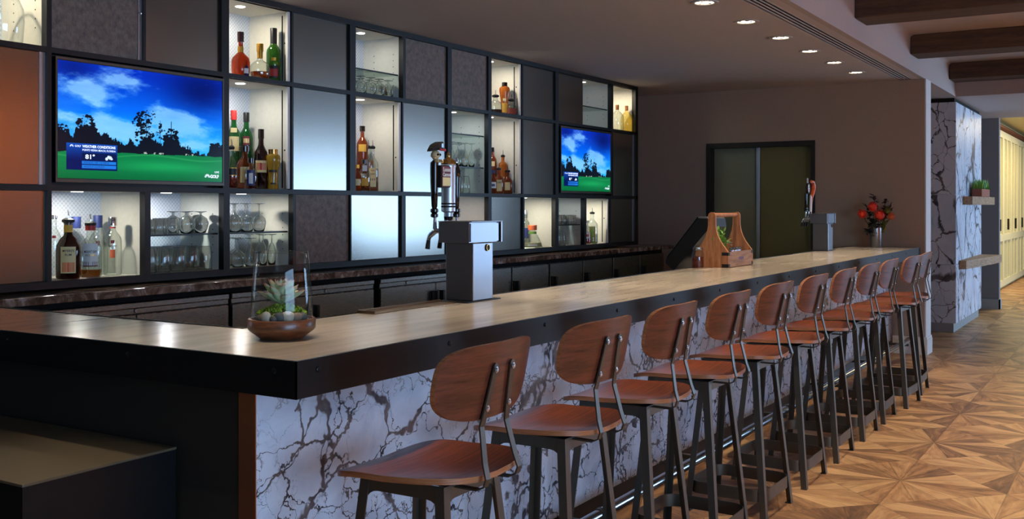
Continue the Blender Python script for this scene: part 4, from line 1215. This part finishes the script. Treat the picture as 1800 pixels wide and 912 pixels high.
r = root('potted_herb', (6.70, 2.47, ZB + .015), 'leafy green herb with white blossoms standing in the wooden caddy', 'plant')
obj('pot', L([(.035, ZB + .0145), (.044, ZB + .10), (.040, ZB + .10), (.038, ZB + .09), (.0, ZB + .09)], (6.70, 2.47, 0), 20, cap1=False), 'iron_black', r, True)
st, lf, bl = bmesh.new(), bmesh.new(), bmesh.new(); rnd = random.Random(11)
def lobe(bm, p, d, ln, wd):
    d = Vector(d).normalized(); s = d.cross(Vector((0, 0, 1)));
    if s.length < .1: s = Vector((1, 0, 0))
    s.normalize(); p = Vector(p); n2 = s.cross(d)
    pts = [p, p + d * ln * .3 + s * wd + n2 * .1 * ln, p + d * ln * .75 + s * wd * .7, p + d * ln - n2 * .1 * ln, p + d * ln * .75 - s * wd * .7, p + d * ln * .3 - s * wd + n2 * .1 * ln]
    vs = [bm.verts.new(q) for q in pts]; bm.faces.new((vs[0], vs[1], vs[2], vs[3])); bm.faces.new((vs[0], vs[3], vs[4], vs[5]))
for k in range(30):
    a = rnd.uniform(0, 2 * PI); sp = rnd.uniform(.02, .12); h_ = rnd.uniform(.07, .19)
    p0 = Vector((6.70, 2.47, ZB + .09)); p2 = p0 + Vector((sp * math.cos(a) * 1.3, sp * math.sin(a) * .6, h_)); pm = (p0 + p2) / 2 + Vector((0, 0, .02))
    tube(st, [p0, pm, p2], .0016, 5)
    for j in range(10):
        t = rnd.uniform(.25, 1); q = p0.lerp(p2, t)
        lobe(lf, q, (rnd.uniform(-1, 1), rnd.uniform(-1, 1), rnd.uniform(-.3, .8)), rnd.uniform(.025, .045), rnd.uniform(.008, .013))
for k in range(12):
    q = Vector((6.72 + rnd.uniform(-.03, .15), 2.44 + rnd.uniform(-.05, .03), ZB + rnd.uniform(.14, .20)))
    for j in range(5): lobe(bl, q, (math.cos(j * 1.25), math.sin(j * 1.25), .5), .013, .005)
obj('stems', st, 'leaf_green', r); obj('leaves', lf, 'leaf_green', r); obj('blossoms', bl, 'petal_white', r)
for k, x in enumerate((6.83, 6.895, 6.95, 7.005)):
    r = root('shaker', (x, 2.43, ZB + .015), 'small dark jar with silver top in the caddy, ' + ('first', 'second', 'third', 'fourth')[k] + ' from the herb', 'shaker', 'silver-topped jars in the caddy')
    obj('jar', L([(.018, ZB + .0145), (.020, ZB + .03), (.020, ZB + .085), (.014, ZB + .10)], (x, 2.43, 0), 18), 'bottle_black', r, True)
    obj('lid', L([(.0145, ZB + .1002), (.016, ZB + .102), (.015, ZB + .120), (.008, ZB + .128)], (x, 2.43, 0), 18), 'chrome', r, True)
# spice jar beside the caddy
jx, jy = 6.475, 2.535
r = root('mason_jar', (jx, jy, ZB), 'glass preserving jar of dark spice with a metal lid beside the caddy', 'jar')
obj('glass', L([(.0, ZB + .001), (.036, ZB + .001), (.039, ZB + .008), (.039, ZB + .095), (.034, ZB + .108), (.031, ZB + .112), (.031, ZB + .122)], (jx, jy, 0), 28, cap0=False, cap1=False), 'clear_glass', r, True)
obj('contents', L([(.0, ZB + .003), (.036, ZB + .004), (.037, ZB + .075), (.0, ZB + .08)], (jx, jy, 0), 24, cap0=False, cap1=False), 'jar_spice', r, True)
obj('lid', L([(.033, ZB + .118), (.034, ZB + .12), (.034, ZB + .134), (.031, ZB + .137)], (jx, jy, 0), 28), 'bolt_steel', r, True)

# cash register terminal behind the bar
r = root('cash_register', (7.25, 2.80, .86), 'dark cash register terminal with leaning screen behind the wooden caddy', 'cash register')
obj('stand', B((7.1, 7.4, 2.70, 2.95, .861, .90), (7.2, 7.3, 2.78, 2.86, .90, 1.12), bev=.004), 'black_plastic', r)
bm = bmesh.new()      # wedge shaped housing seen from its side: screen leans up and back
prism(bm, [(-.20, .0), (-.14, -.05), (.14, .27), (.13, .33), (.05, .335), (-.20, .03)], lambda u, v, t: Vector((7.20 + t, 2.80 - u, 1.06 + v)), -.17, .17)
obj('housing', bm, 'black_plastic', r)
bm = bmesh.new(); prism(bm, [(-.195, .035), (.045, .335), (.038, .342), (-.202, .041)], lambda u, v, t: Vector((7.20 + t, 2.80 - u, 1.061 + v)), -.155, .155)
obj('screen', bm, 'matte_glass_dark', r)
bm = bmesh.new(); prism(bm, [(.125, .3305), (.05, .3358), (.05, .345), (.118, .340)], lambda u, v, t: Vector((7.20 + t, 2.80 - u, 1.06 + v)), -.17, .17)
obj('lit_top_edge', bm, 'grey_wall', r)  # housing's top edge, window light put into a paler grey

# vase of flowers at the far end of the bar
vx, vy = 10.66, 2.295
r = root('metal_vase', (vx, vy, ZB), 'shiny cylindrical metal vase at the far end of the bar', 'vase')
obj('body', L([(.0, ZB), (.056, ZB), (.058, ZB + .004), (.058, ZB + .20), (.054, ZB + .20), (.054, ZB + .02), (.0, ZB + .02)], (vx, vy, 0), 32, cap0=False, cap1=False), 'vase_metal', r, True)
def dpt(u, v, off=0):      # point near the vase seen at (u, v)
    t = (u - 900) / 1810; C_, S__ = math.cos(YAW), math.sin(YAW); d = 10.28 + off
    return Vector((d * C_ + t * d * S__, d * S__ - t * d * C_, EYE - (v - 362.5) / 1810 * d))
V0_ = Vector((vx, vy, ZB + .03))
def flower(u, v, off, mat, R_, lab):
    R_ *= 1.25
    p = dpt(u, v, off)
    r = root('flower', V0_, lab, 'flower', 'red and orange blooms in the vase')
    obj('stem', tube(bmesh.new(), [V0_ + (p - V0_) * .0 + Vector((.0, 0, 0)), V0_.lerp(p, .5) + Vector((0, 0, .03)), p - Vector((0, 0, .0))], .003, 6), 'leaf_dark', r)
    bm = bmesh.new(); q = random.Random(int(u))
    bmesh.ops.create_icosphere(bm, subdivisions=2, radius=R_ * .74, matrix=Matrix.Translation(p))
    obj('bloom_centre', bm, mat, r, True)
    bm = bmesh.new()
    for k in range(170):
        d = Vector((q.gauss(0, 1), q.gauss(0, 1), q.gauss(.3, 1))).normalized(); s = d.orthogonal().normalized() * .0035
        a, b2 = p + d * R_ * .45, p + d * R_ * q.uniform(.85, 1.15) + Vector((0, 0, .006)); s2 = d.cross(s)
        vs = [bm.verts.new(x) for x in (a - s, a + s, b2)]; bm.faces.new(vs); vs = [bm.verts.new(x) for x in (a - s2, a + s2, b2)]; bm.faces.new(vs)
    obj('petals', bm, mat, r)
flower(1516, 377, -.03, 'bloom_red', .042, 'red pincushion bloom at the left side of the vase')
flower(1534, 364, -.05, 'bloom_red', .046, 'red pincushion bloom at the top of the bouquet')
flower(1546, 379, -.07, 'bloom_red', .048, 'red pincushion bloom low in the middle of the bouquet')
flower(1567, 381, 0, 'bloom_orange', .034, 'small orange bloom at the right side of the vase')
flower(1560, 371, .03, 'leaf_olive', .036, 'olive and orange half-open bloom at the right of the bouquet')
def sprig(u, v, off, mat, n_, lab, ln=.035):
    p = dpt(u, v, off); r = root('foliage_sprig', V0_, lab, 'foliage', 'leafy sprigs in the vase')
    mid = V0_.lerp(p, .55) + Vector((0, 0, .03)); obj('stem', tube(bmesh.new(), [V0_, mid, p], .0025, 5), mat, r)
    bm = bmesh.new(); q = random.Random(int(u * 3 + v))
    for k in range(n_):
        t = q.uniform(.35, 1.05); c = (mid.lerp(p, (t - .5) * 2) if t > .5 else V0_.lerp(mid, t * 2))
        lobe(bm, c, (q.uniform(-1, 1), q.uniform(-1, 1), q.uniform(-.5, .9)), ln * q.uniform(1.1, 1.9), ln * .5)
    obj('leaves', bm, mat, r)
sprig(1537, 348, .02, 'leaf_wine', 26, 'dark wine-red sprig standing tallest behind the red blooms')
sprig(1556, 356, .04, 'leaf_wine', 22, 'dark round-leaved sprig at the upper right of the bouquet')
sprig(1567, 361, .05, 'leaf_wine', 20, 'dark drooping sprig at the outer right of the bouquet')
sprig(1524, 366, .05, 'leaf_dark', 26, 'dark green sprig behind the left red bloom')
sprig(1522, 404, -.05, 'leaf_dark', 26, 'dark green sprig hanging down left of the vase')
sprig(1536, 388, -.06, 'leaf_dark', 34, 'dark green leaves crowding the mouth of the vase')
sprig(1557, 392, -.04, 'leaf_olive', 30, 'olive green sprig low on the right of the bouquet')
sprig(1512, 371, .04, 'leaf_olive', 14, 'thin olive sprig at the outer left of the bouquet', .02)

# ---------------------------------------------------------------- bottles
SH = {  # profiles as fractions: (radius of R, height of H)
 'tall': [(0, 0), (.9, 0), (1, .02), (1, .58), (.93, .64), (.6, .71), (.36, .76), (.33, .80), (.33, .93), (.36, .94), (.36, .955)],
 'wine': [(0, 0), (.92, 0), (1, .02), (1, .55), (.94, .62), (.62, .69), (.42, .74), (.38, .80), (.38, .95), (.42, .955), (.42, .97)],
 'round': [(0, 0), (.80, 0), (.92, .03), (1, .18), (1, .34), (.92, .42), (.62, .49), (.30, .55), (.25, .62), (.25, .92), (.29, .93), (.29, .95)],
 'squat': [(0, 0), (.9, 0), (1, .03), (1, .46), (.95, .56), (.7, .66), (.40, .72), (.34, .76), (.34, .92), (.40, .93), (.40, .95)],
 'jug': [(0, 0), (.9, 0), (1, .04), (1, .48), (.92, .60), (.62, .70), (.30, .78), (.24, .82), (.24, .94), (.30, .95), (.30, .97)],
 'bell': [(0, 0), (.95, 0), (1, .02), (.90, .18), (.66, .42), (.40, .62), (.30, .70), (.29, .90), (.34, .91), (.34, .94)],
 'waist': [(0, 0), (.72, 0), (.76, .02), (.68, .25), (.72, .45), (.95, .68), (1, .76), (.9, .84), (.45, .89), (.36, .92), (.36, .96)],
}
def bottle(name, lab, x, y, z, H, R, shape, mat, fill=None, cap=None, pour=False, labels=(), text=(), tw=0, flat=1.0, group=None):
    """fill=(material, level); cap=(material, height, radius); labels=(z0, z1, half angle, material); text=(string, size, z, material, width)"""
    r = root(name, (x, y, z), lab, 'bottle', group)
    prof = [(a * R, z + h * H) for a, h in SH[shape]]
    bm = L(prof, (x, y, 0), 28, cap0=False, cap1=False)
    obj('body', bm, mat, r, True)
    if fill:
        fm, lv = fill; pf = []
        for (a, h), (a2, h2) in zip(SH[shape], SH[shape][1:]):
            if h <= lv: pf.append((max(0, a * .93) * R, z + .003 + h * H))
            if h <= lv < h2:
                t = (lv - h) / (h2 - h); rr = (a + (a2 - a) * t) * .93; pf += [(rr * R, z + lv * H), (0, z + lv * H)]
        obj('liquid', L(pf, (x, y, 0), 28, cap0=False, cap1=False), fm, r, True)
    zt = z + SH[shape][-1][1] * H; rn = SH[shape][-1][0] * R
    if cap:
        cm, ch, cr = cap; obj('cap', L([(cr * R, zt - ch * .75), (cr * R * 1.02, zt + ch * .2), (cr * R * .95, zt + ch * .25)], (x, y, 0), 18), cm, r, True)
    if pour:
        p = obj('pourer', L([(rn * .9, zt - .004), (rn * 1.3, zt), (rn * 1.3, zt + .012), (rn * .6, zt + .02)], (x, y, 0), 14), 'iron_black', r, True)
        obj('spout', tube(bmesh.new(), [(x, y, zt + .018), (x + .002, y, zt + .035), (x - .006, y - .004, zt + .058)], [.004, .0035, .0025], 8), 'chrome', p, True)
    ca = math.atan2(-y, -x) + tw
    for z0, z1, ha, lm in labels:
        mid = (z0 + z1) / 2; rr = np.interp(mid, [h for a, h in SH[shape]], [a for a, h in SH[shape]]) * R
        rr = max(np.interp(q, [h for a, h in SH[shape]], [a for a, h in SH[shape]]) for q in (z0, mid, z1)) * R
        obj('label', patch(rr + .0006, (x, y), ca, ha, z + z0 * H, z + z1 * H), lm, r, True)
    for s, sz, zz, tm, wd in text:
        bm = text_mesh(s, sz, .0002, .0002)
        ww = max(v.co.x for v in bm.verts) - min(v.co.x for v in bm.verts)
        for v in bm.verts: v.co.x *= wd / ww
        rr = np.interp(zz, [h for a, h in SH[shape]], [a for a, h in SH[shape]]) * R
        obj('lettering', wrap(bm, rr + .0022, (x, y), ca, z + zz * H), tm, r)
    return r
Z1, Z2, Z3 = R1[0] + .001, R2[0] + .001, R3[0] + .001
G = 'bottles in the display cubbies'
PLACED = []
def bt(name, lab, u, Y, z, H, R, *a, **k):
    bay = min((b for b in BAYS if abs(b[2] - z) < .15), key=lambda b: max(b[0] - px(u, YU), px(u, YU) - b[1], 0))
    while px(u, Y) > bay[1] - R - .005 and Y > YU + R: Y -= .01
    x = min(max(px(u, Y), bay[0] + R + .005), bay[1] - R - .005)
    for q in PLACED:
        d = math.hypot(q[0] - x, q[1] - Y)
        if abs(q[2] - z) < .2 and d < q[3] + R: print('CLOSE', lab, '|', q[4], round(q[3] + R - d, 3))
    PLACED.append((x, Y, z, R, lab))
    return bottle(name, lab, x, Y, z, H, R, *a, group=G, **k)
ZS = Z2 + .131
# bottom row, first lit cubby
bt('liquor_bottle', 'clear bottle half hidden by the bronze door, leftmost in its cubby', 95, 4.76, Z3, .335, .037, 'tall', 'clear_bottle', cap=('chrome', .02, .40), labels=[(.62, .66, .25, 'red_ink')])
bt('liquor_bottle', 'dark rum bottle with yellow neck band and colourful label', 120, 4.70, Z3, .305, .060, 'squat', 'dark_rum', pour=True, labels=[(.78, .90, 3.1, 'label_yellow'), (.10, .54, .62, 'label_cream'), (.12, .28, .5, 'bloom_orange')],
   text=[("MYERS'S", .016, .47, 'black_ink', .056), ('RUM', .016, .405, 'black_ink', .030)])
bt('liquor_bottle', 'clear bottle with a red and blue cap behind the dark rum', 134, 4.87, Z3, .315, .052, 'squat', 'clear_bottle', cap=('blue_ink', .062, .46), labels=[(.52, .58, .22, 'blue_ink')])
bt('liquor_bottle', 'rum bottle with white label, red collar and a little amber left', 159, 4.71, Z3, .285, .056, 'squat', 'clear_bottle', fill=('amber', .14), pour=True, cap=('red_ink', .036, .46), labels=[(.22, .62, .66, 'label_white'), (.20, .29, .67, 'maroon'), (.50, .58, .2, 'label_yellow')],
   text=[('MOUNT GAY', .017, .47, 'black_ink', .064), ('ECLIPSE', .014, .405, 'gold', .05)])
bt('liquor_bottle', 'clear bottle with a solid blue cap at the back of the first cubby', 172, 4.87, Z3, .32, .052, 'squat', 'clear_bottle', cap=('blue_ink', .068, .46), labels=[(.50, .57, .2, 'maroon')])
bt('liquor_bottle', 'clear bottle with silver cap and orange fruit on its face', 198, 4.74, Z3, .315, .046, 'tall', 'clear_bottle', cap=('chrome', .045, .48), labels=[(.545, .60, .20, 'maroon'), (.30, .44, .28, 'bloom_orange'), (.80, .82, 3.1, 'red_ink')],
   text=[('BACARDI', .013, .50, 'black_ink', .040), ('O', .015, .465, 'black_ink', .012)])
# top row lit cubby
bt('liquor_bottle', 'round-shouldered orange-red cognac bottle with brown cap', 423, 4.70, Z1, .275, .056, 'round', 'cognac', cap=('leaf_wine', .06, .34), labels=[(.55, .68, 3.1, 'gold')])
bt('miniature_bottle', 'small blue and white decorated bottle before the decanter', 432, 4.655, Z1, .10, .018, 'squat', 'blue_bottle', cap=('label_silver', .012, .5), labels=[(.2, .5, 1.0, 'label_white')])
bt('liquor_bottle', 'clear faceted decanter with gold neck, a third full of red-brown spirit', 457, 4.70, Z1, .225, .062, 'round', 'clear_bottle', fill=('whiskey', .22), cap=('gold', .05, .34), labels=[(.60, .90, 3.1, 'gold')])
bt('liquor_bottle', 'tall green cognac bottle with black neck and red label', 481, 4.73, Z1, .325, .046, 'wine', 'dark_green_bottle', cap=('black_plastic', .10, .46), labels=[(.06, .30, .9, 'black_ink'), (.10, .24, .55, 'red_ink'), (.40, .46, .3, 'gold')])
# middle row, cubby beside the television
bt('liquor_bottle', 'green whisky bottle with cream label and red neck', 411, 4.88, ZS, .36, .042, 'wine', 'green_bottle', cap=('red_ink', .06, .44), labels=[(.30, .55, .8, 'label_cream'), (.62, .70, .5, 'label_cream')])
bt('liquor_bottle', 'green whisky bottle with round dark crest and black neck', 433, 4.88, ZS, .355, .043, 'wine', 'green_bottle', cap=('black_plastic', .06, .44), labels=[(.42, .58, .5, 'maroon'), (.46, .54, .4, 'label_cream')])
bt('liquor_bottle', 'square clear bottle with slanting black label in front of the green ones', 407, 4.67, Z2, .25, .036, 'squat', 'clear_bottle', fill=('red_liquid', .35), pour=True, labels=[(.32, .48, .9, 'black_ink'), (.305, .32, .9, 'gold'), (.48, .495, .9, 'gold')])
bt('liquor_bottle', 'broad brown whisky flask with cream label and black cap', 430, 4.74, Z2, .27, .05, 'squat', 'whiskey', cap=('bottle_black', .035, .62), labels=[(.14, .50, .55, 'label_cream')])
bt('liquor_bottle', 'small amber bottle with blue diamond label in the front row', 441, 4.655, Z2, .19, .040, 'squat', 'clear_bottle', fill=('red_liquid', .30), cap=('bottle_black', .03, .5), labels=[(.10, .60, .6, 'blue_ink'), (.16, .5, .3, 'label_white')])
bt('liquor_bottle', 'slim dark wine-shaped bottle with red band label', 459, 4.75, Z2, .375, .042, 'wine', 'wine_bottle', cap=('bottle_black', .06, .44), labels=[(.28, .48, .9, 'label_cream'), (.32, .44, .8, 'red_ink')])
bt('liquor_bottle', 'golden waisted tequila bottle with brass stopper', 480, 4.69, Z2, .255, .046, 'waist', 'gold_liquid', cap=('brass', .03, .62), labels=[(.42, .48, .8, 'black_ink'), (.12, .16, .5, 'black_ink')])
# middle row, second bottle cubby
bt('liquor_bottle', 'tall amber whiskey bottle at the back of the second cubby', 637, 4.88, ZS, .355, .042, 'tall', 'whiskey', cap=('bottle_black', .04, .48), labels=[(.45, .60, .7, 'label_yellow')])
bt('liquor_bottle', 'clear whiskey bottle with white letters label and pourer', 655, 4.75, Z2, .325, .042, 'tall', 'clear_bottle', fill=('whiskey', .5), pour=True, labels=[(.10, .52, .62, 'label_cream')],
   text=[('WILD', .014, .46, 'red_ink', .03), ('TURKEY', .014, .38, 'maroon', .036), ('101', .024, .26, 'maroon', .034)])
bt('liquor_bottle', 'small bourbon bottle with tag in the front of the second cubby', 641, 4.68, Z2, .225, .040, 'squat', 'clear_bottle', fill=('whiskey', .42), cap=('bottle_black', .03, .5), labels=[(.16, .40, .7, 'label_yellow'), (.62, .80, .5, 'label_white')])
bt('liquor_bottle', 'small red-brown bottle at the left post of the second cubby', 628, 4.66, Z2, .185, .030, 'squat', 'whiskey', cap=('gold', .025, .5), labels=[(.20, .44, .7, 'label_cream')])
bt('liquor_bottle', 'clear bottle with a stag-brown fill behind the small bourbon', 648, 4.88, ZS, .20, .036, 'squat', 'clear_bottle', fill=('amber', .5), pour=True)
# top row third
bt('liquor_bottle', 'clear round bottle with pourer and a little dark spirit', 871, 4.70, Z1, .15, .058, 'squat', 'clear_bottle', fill=('dark_rum', .22), pour=True)
bt('liquor_bottle', 'tall monk-shaped amber liqueur bottle in the small lit cubby', 887, 4.72, Z1, .285, .048, 'waist', 'amber', cap=('bottle_black', .04, .5), labels=[(.08, .36, .8, 'label_yellow'), (.42, .5, .4, 'label_cream')])
bt('liquor_bottle', 'low orange-red bottle right of the tall amber liqueur', 899, 4.74, Z1, .13, .048, 'squat', 'clear_bottle', fill=('pink_liquid', .45), pour=True)
# middle row fourth cubby
bt('liquor_bottle', 'tall dark-capped whiskey bottle partly hidden by the post', 865, 4.88, ZS, .28, .040, 'tall', 'whiskey', cap=('bottle_black', .04, .48), labels=[(.40, .55, .6, 'label_cream')])
bt('liquor_bottle', 'whiskey bottle with numbers on a cream label and pourer', 877, 4.70, Z2, .215, .040, 'squat', 'whiskey', pour=True, labels=[(.10, .55, .66, 'label_cream')], text=[('130', .02, .44, 'black_ink', .04)])
bt('liquor_bottle', 'taller amber bottle with pourer behind the numbered one', 884, 4.88, ZS, .20, .040, 'tall', 'amber', pour=True)
bt('liquor_bottle', 'round amber whiskey bottle with oval label and pourer', 892, 4.72, Z2, .20, .046, 'squat', 'whiskey', pour=True, labels=[(.16, .50, .5, 'label_cream')])
bt('liquor_bottle', 'small whiskey bottle with blue and white label by the post', 867, 4.66, Z2, .20, .030, 'squat', 'whiskey', cap=('blue_ink', .03, .5), labels=[(.22, .48, .9, 'label_white'), (.30, .40, .5, 'blue_ink')])
# bottom row, wide warm cubby
bt('liquor_bottle', 'tall clear and blue bottle behind the bell-shaped one', 923, 4.89, Z3, .34, .042, 'tall', 'clear_bottle', cap=('label_silver', .04, .45), labels=[(.22, .50, .9, 'blue_ink')])
bt('liquor_bottle', 'bell-shaped tequila bottle with green ribbon and orange cork', 936, 4.74, Z3, .20, .092, 'bell', 'clear_bottle', fill=('pale_liquid', .2), cap=('bloom_orange', .045, .44), labels=[(.06, .16, .5, 'label_white'), (.60, .70, 1.2, 'leaf_green')])
# bottom row last lit cubby
bt('liquor_bottle', 'pink and white patterned bottle at the edge of the last lit cubby', 1031, 4.72, Z3, .235, .045, 'tall', 'clear_bottle', fill=('pink_liquid', .2), cap=('petal_white', .03, .48), labels=[(.25, .5, .9, 'label_white'), (.3, .4, .5, 'red_ink')])
bt('liquor_bottle', 'clear bottle with leafy green print and pourer in the last lit cubby', 1041, 4.70, Z3, .31, .055, 'tall', 'clear_bottle', fill=('apple_liquid', .3), pour=True, labels=[(.2, .55, .55, 'apple_liquid'), (.24, .44, .35, 'leaf_green')])
# top row jugs
bt('glass_jug', 'pale corked glass jug in the brightest top cubby', 1085, 4.69, Z1, .265, .068, 'jug', 'clear_bottle', cap=('cork', .05, .26))
bt('glass_jug', 'golden yellow corked glass jug beside the pale one', 1102, 4.69, Z1, .27, .064, 'jug', 'yellow_glass', cap=('cork', .05, .26))
# candle-red tumblers behind the near tower
for k, u in enumerate((822, 836)):
    x = px(u, 4.78); tag(obj('red_tumbler', L([(.018, Z3), (.026, Z3 + .085), (.024, Z3 + .085), (.017, Z3 + .006), (0, Z3 + .006)], (x, 4.78, 0), 20, cap1=False), 'red_glass', None, True, origin=(x, 4.78, Z3)),
        'small red glass tumbler in the cubby behind the beer tower, ' + ('nearer the tap handles' if k == 0 else 'beside the black post'), 'glass', 'red tumblers in the cubby')
# big jar at the top left
x = px(3, 4.76); r = root('glass_jar', (x, 4.76, Z1), 'large empty rounded glass jar in the cubby at the top corner', 'jar')
obj('body', L([(.0, Z1 + .002), (.085, Z1 + .002), (.095, Z1 + .02), (.102, Z1 + .12), (.098, Z1 + .18), (.08, Z1 + .225), (.055, Z1 + .245), (.05, Z1 + .26)], (x, 4.76, 0), 36, cap0=False, cap1=False), 'clear_glass', r, True)
obj('rim', tube(bmesh.new(), [(x + .05 * math.cos(a), 4.76 + .05 * math.sin(a), Z1 + .262) for a in [2 * PI * k / 24 for k in range(24)]], .003, 6, closed=True), 'clear_glass', r, True)

# ---------------------------------------------------------------- glasses: one of each kind, then copies
GK = {   # upturned unless noted, profiles of (radius, height)
 'tumbler': [(.041, 0), (.043, .002), (.040, .045), (.036, .082), (.033, .088), (.0, .088)],
 'beer_glass': [(.036, 0), (.039, .002), (.041, .05), (.040, .085), (.034, .128), (.031, .138), (.0, .138)],
 'wine_glass': [(.030, 0), (.038, .025), (.043, .055), (.038, .082), (.018, .100), (.005, .108), (.004, .165), (.010, .170), (.036, .173), (.036, .176), (.0, .176)],
 'snifter': [(.027, 0), (.040, .03), (.045, .055), (.036, .085), (.014, .100), (.006, .104), (.006, .118), (.034, .124), (.034, .127), (.0, .127)],
 'flute': [(.022, 0), (.027, .04), (.026, .09), (.014, .13), (.004, .142), (.004, .185), (.030, .192), (.030, .195), (.0, .195)],
}
PR = {}
def glass(kind, x, y, z, lab, group):
    if kind not in PR:
        o = obj(kind, L(GK[kind], (x, y, z), 22, cap0=False, cap1=False), 'solid_glass', None, True, origin=(x, y, z), angle=70); PR[kind] = o
        md = o.modifiers.new('wall', 'SOLIDIFY'); md.thickness = .0022; md.offset = -1
    else:
        o = PR[kind].copy(); COL.objects.link(o); o.location = (x, y, z)
    tag(o, lab, 'glass', group)
def rowg(kind, x0, x1, n_, ys_, z, lab, group, jit=.006):
    q = random.Random(int(x0 * 100 + z * 10))
    for y in ys_:
        for k in range(n_):
            glass(kind, x0 + (x1 - x0) * (k + .5) / n_ + q.uniform(-jit, jit), y + q.uniform(-jit, jit), z, lab, group)
S3 = 1.3245
rowg('tumbler', 3.745, 3.995, 3, (4.70, 4.80), S3, 'upturned tumbler on the upper glass shelf of the first glassware cubby', 'tumblers on the upper shelf, first glassware cubby', .002)
glass('tumbler', 3.79, 4.75, S3 + .089, 'tumbler stacked on top of the others in the first glassware cubby', 'tumblers on the upper shelf, first glassware cubby')
rowg('snifter', 4.005, 4.22, 2, (4.70, 4.81), S3, 'upturned short-stemmed glass on the upper shelf of the first glassware cubby', 'short-stemmed glasses, first glassware cubby', .003)
rowg('beer_glass', 3.74, 4.24, 5, (4.69, 4.79, 4.89), Z3, 'upturned beer glass on the floor of the first glassware cubby', 'beer glasses, first glassware cubby', .004)
rowg('wine_glass', 4.31, 4.70, 4, (4.72, 4.84), S3 - .001, 'upturned wine glass on the upper shelf of the second glassware cubby', 'wine glasses, second glassware cubby, upper shelf', .004)
rowg('wine_glass', 4.31, 4.62, 3, (4.71, 4.83), Z3, 'upturned wine glass on the floor of the second glassware cubby', 'wine glasses, second glassware cubby, floor', .005)
rowg('flute', 4.64, 4.80, 2, (4.72, 4.83), Z3, 'upturned slim flute on the floor of the second glassware cubby', 'flutes, second glassware cubby, floor', .004)
rowg('snifter', 5.445, 5.955, 5, (4.69, 4.785, 4.88), Z1, 'upturned footed glass crowded under the glass shelf of the top row cubby', 'footed glasses in the top row cubby', .004)
rowg('tumbler', 8.31, 8.78, 5, (4.70, 4.80), 1.3095, 'small tumbler on the shelf of the cubby below the far television', 'tumblers below the far television', .004)
rowg('beer_glass', 8.32, 8.60, 3, (4.72, 4.83), Z3, 'beer glass on the floor of the cubby below the far television', 'beer glasses below the far television', .004)
rowg('flute', 6.60, 7.08, 5, (4.72, 4.84), 1.799, 'upturned stemmed glass on the middle shelf of the cubby behind the tap handles', 'stemmed glasses behind the tap handles', .006)
rowg('beer_glass', 6.61, 6.98, 4, (4.72, 4.83), Z2, 'beer glass on the floor of the cubby behind the tap handles', 'beer glasses behind the tap handles', .006)
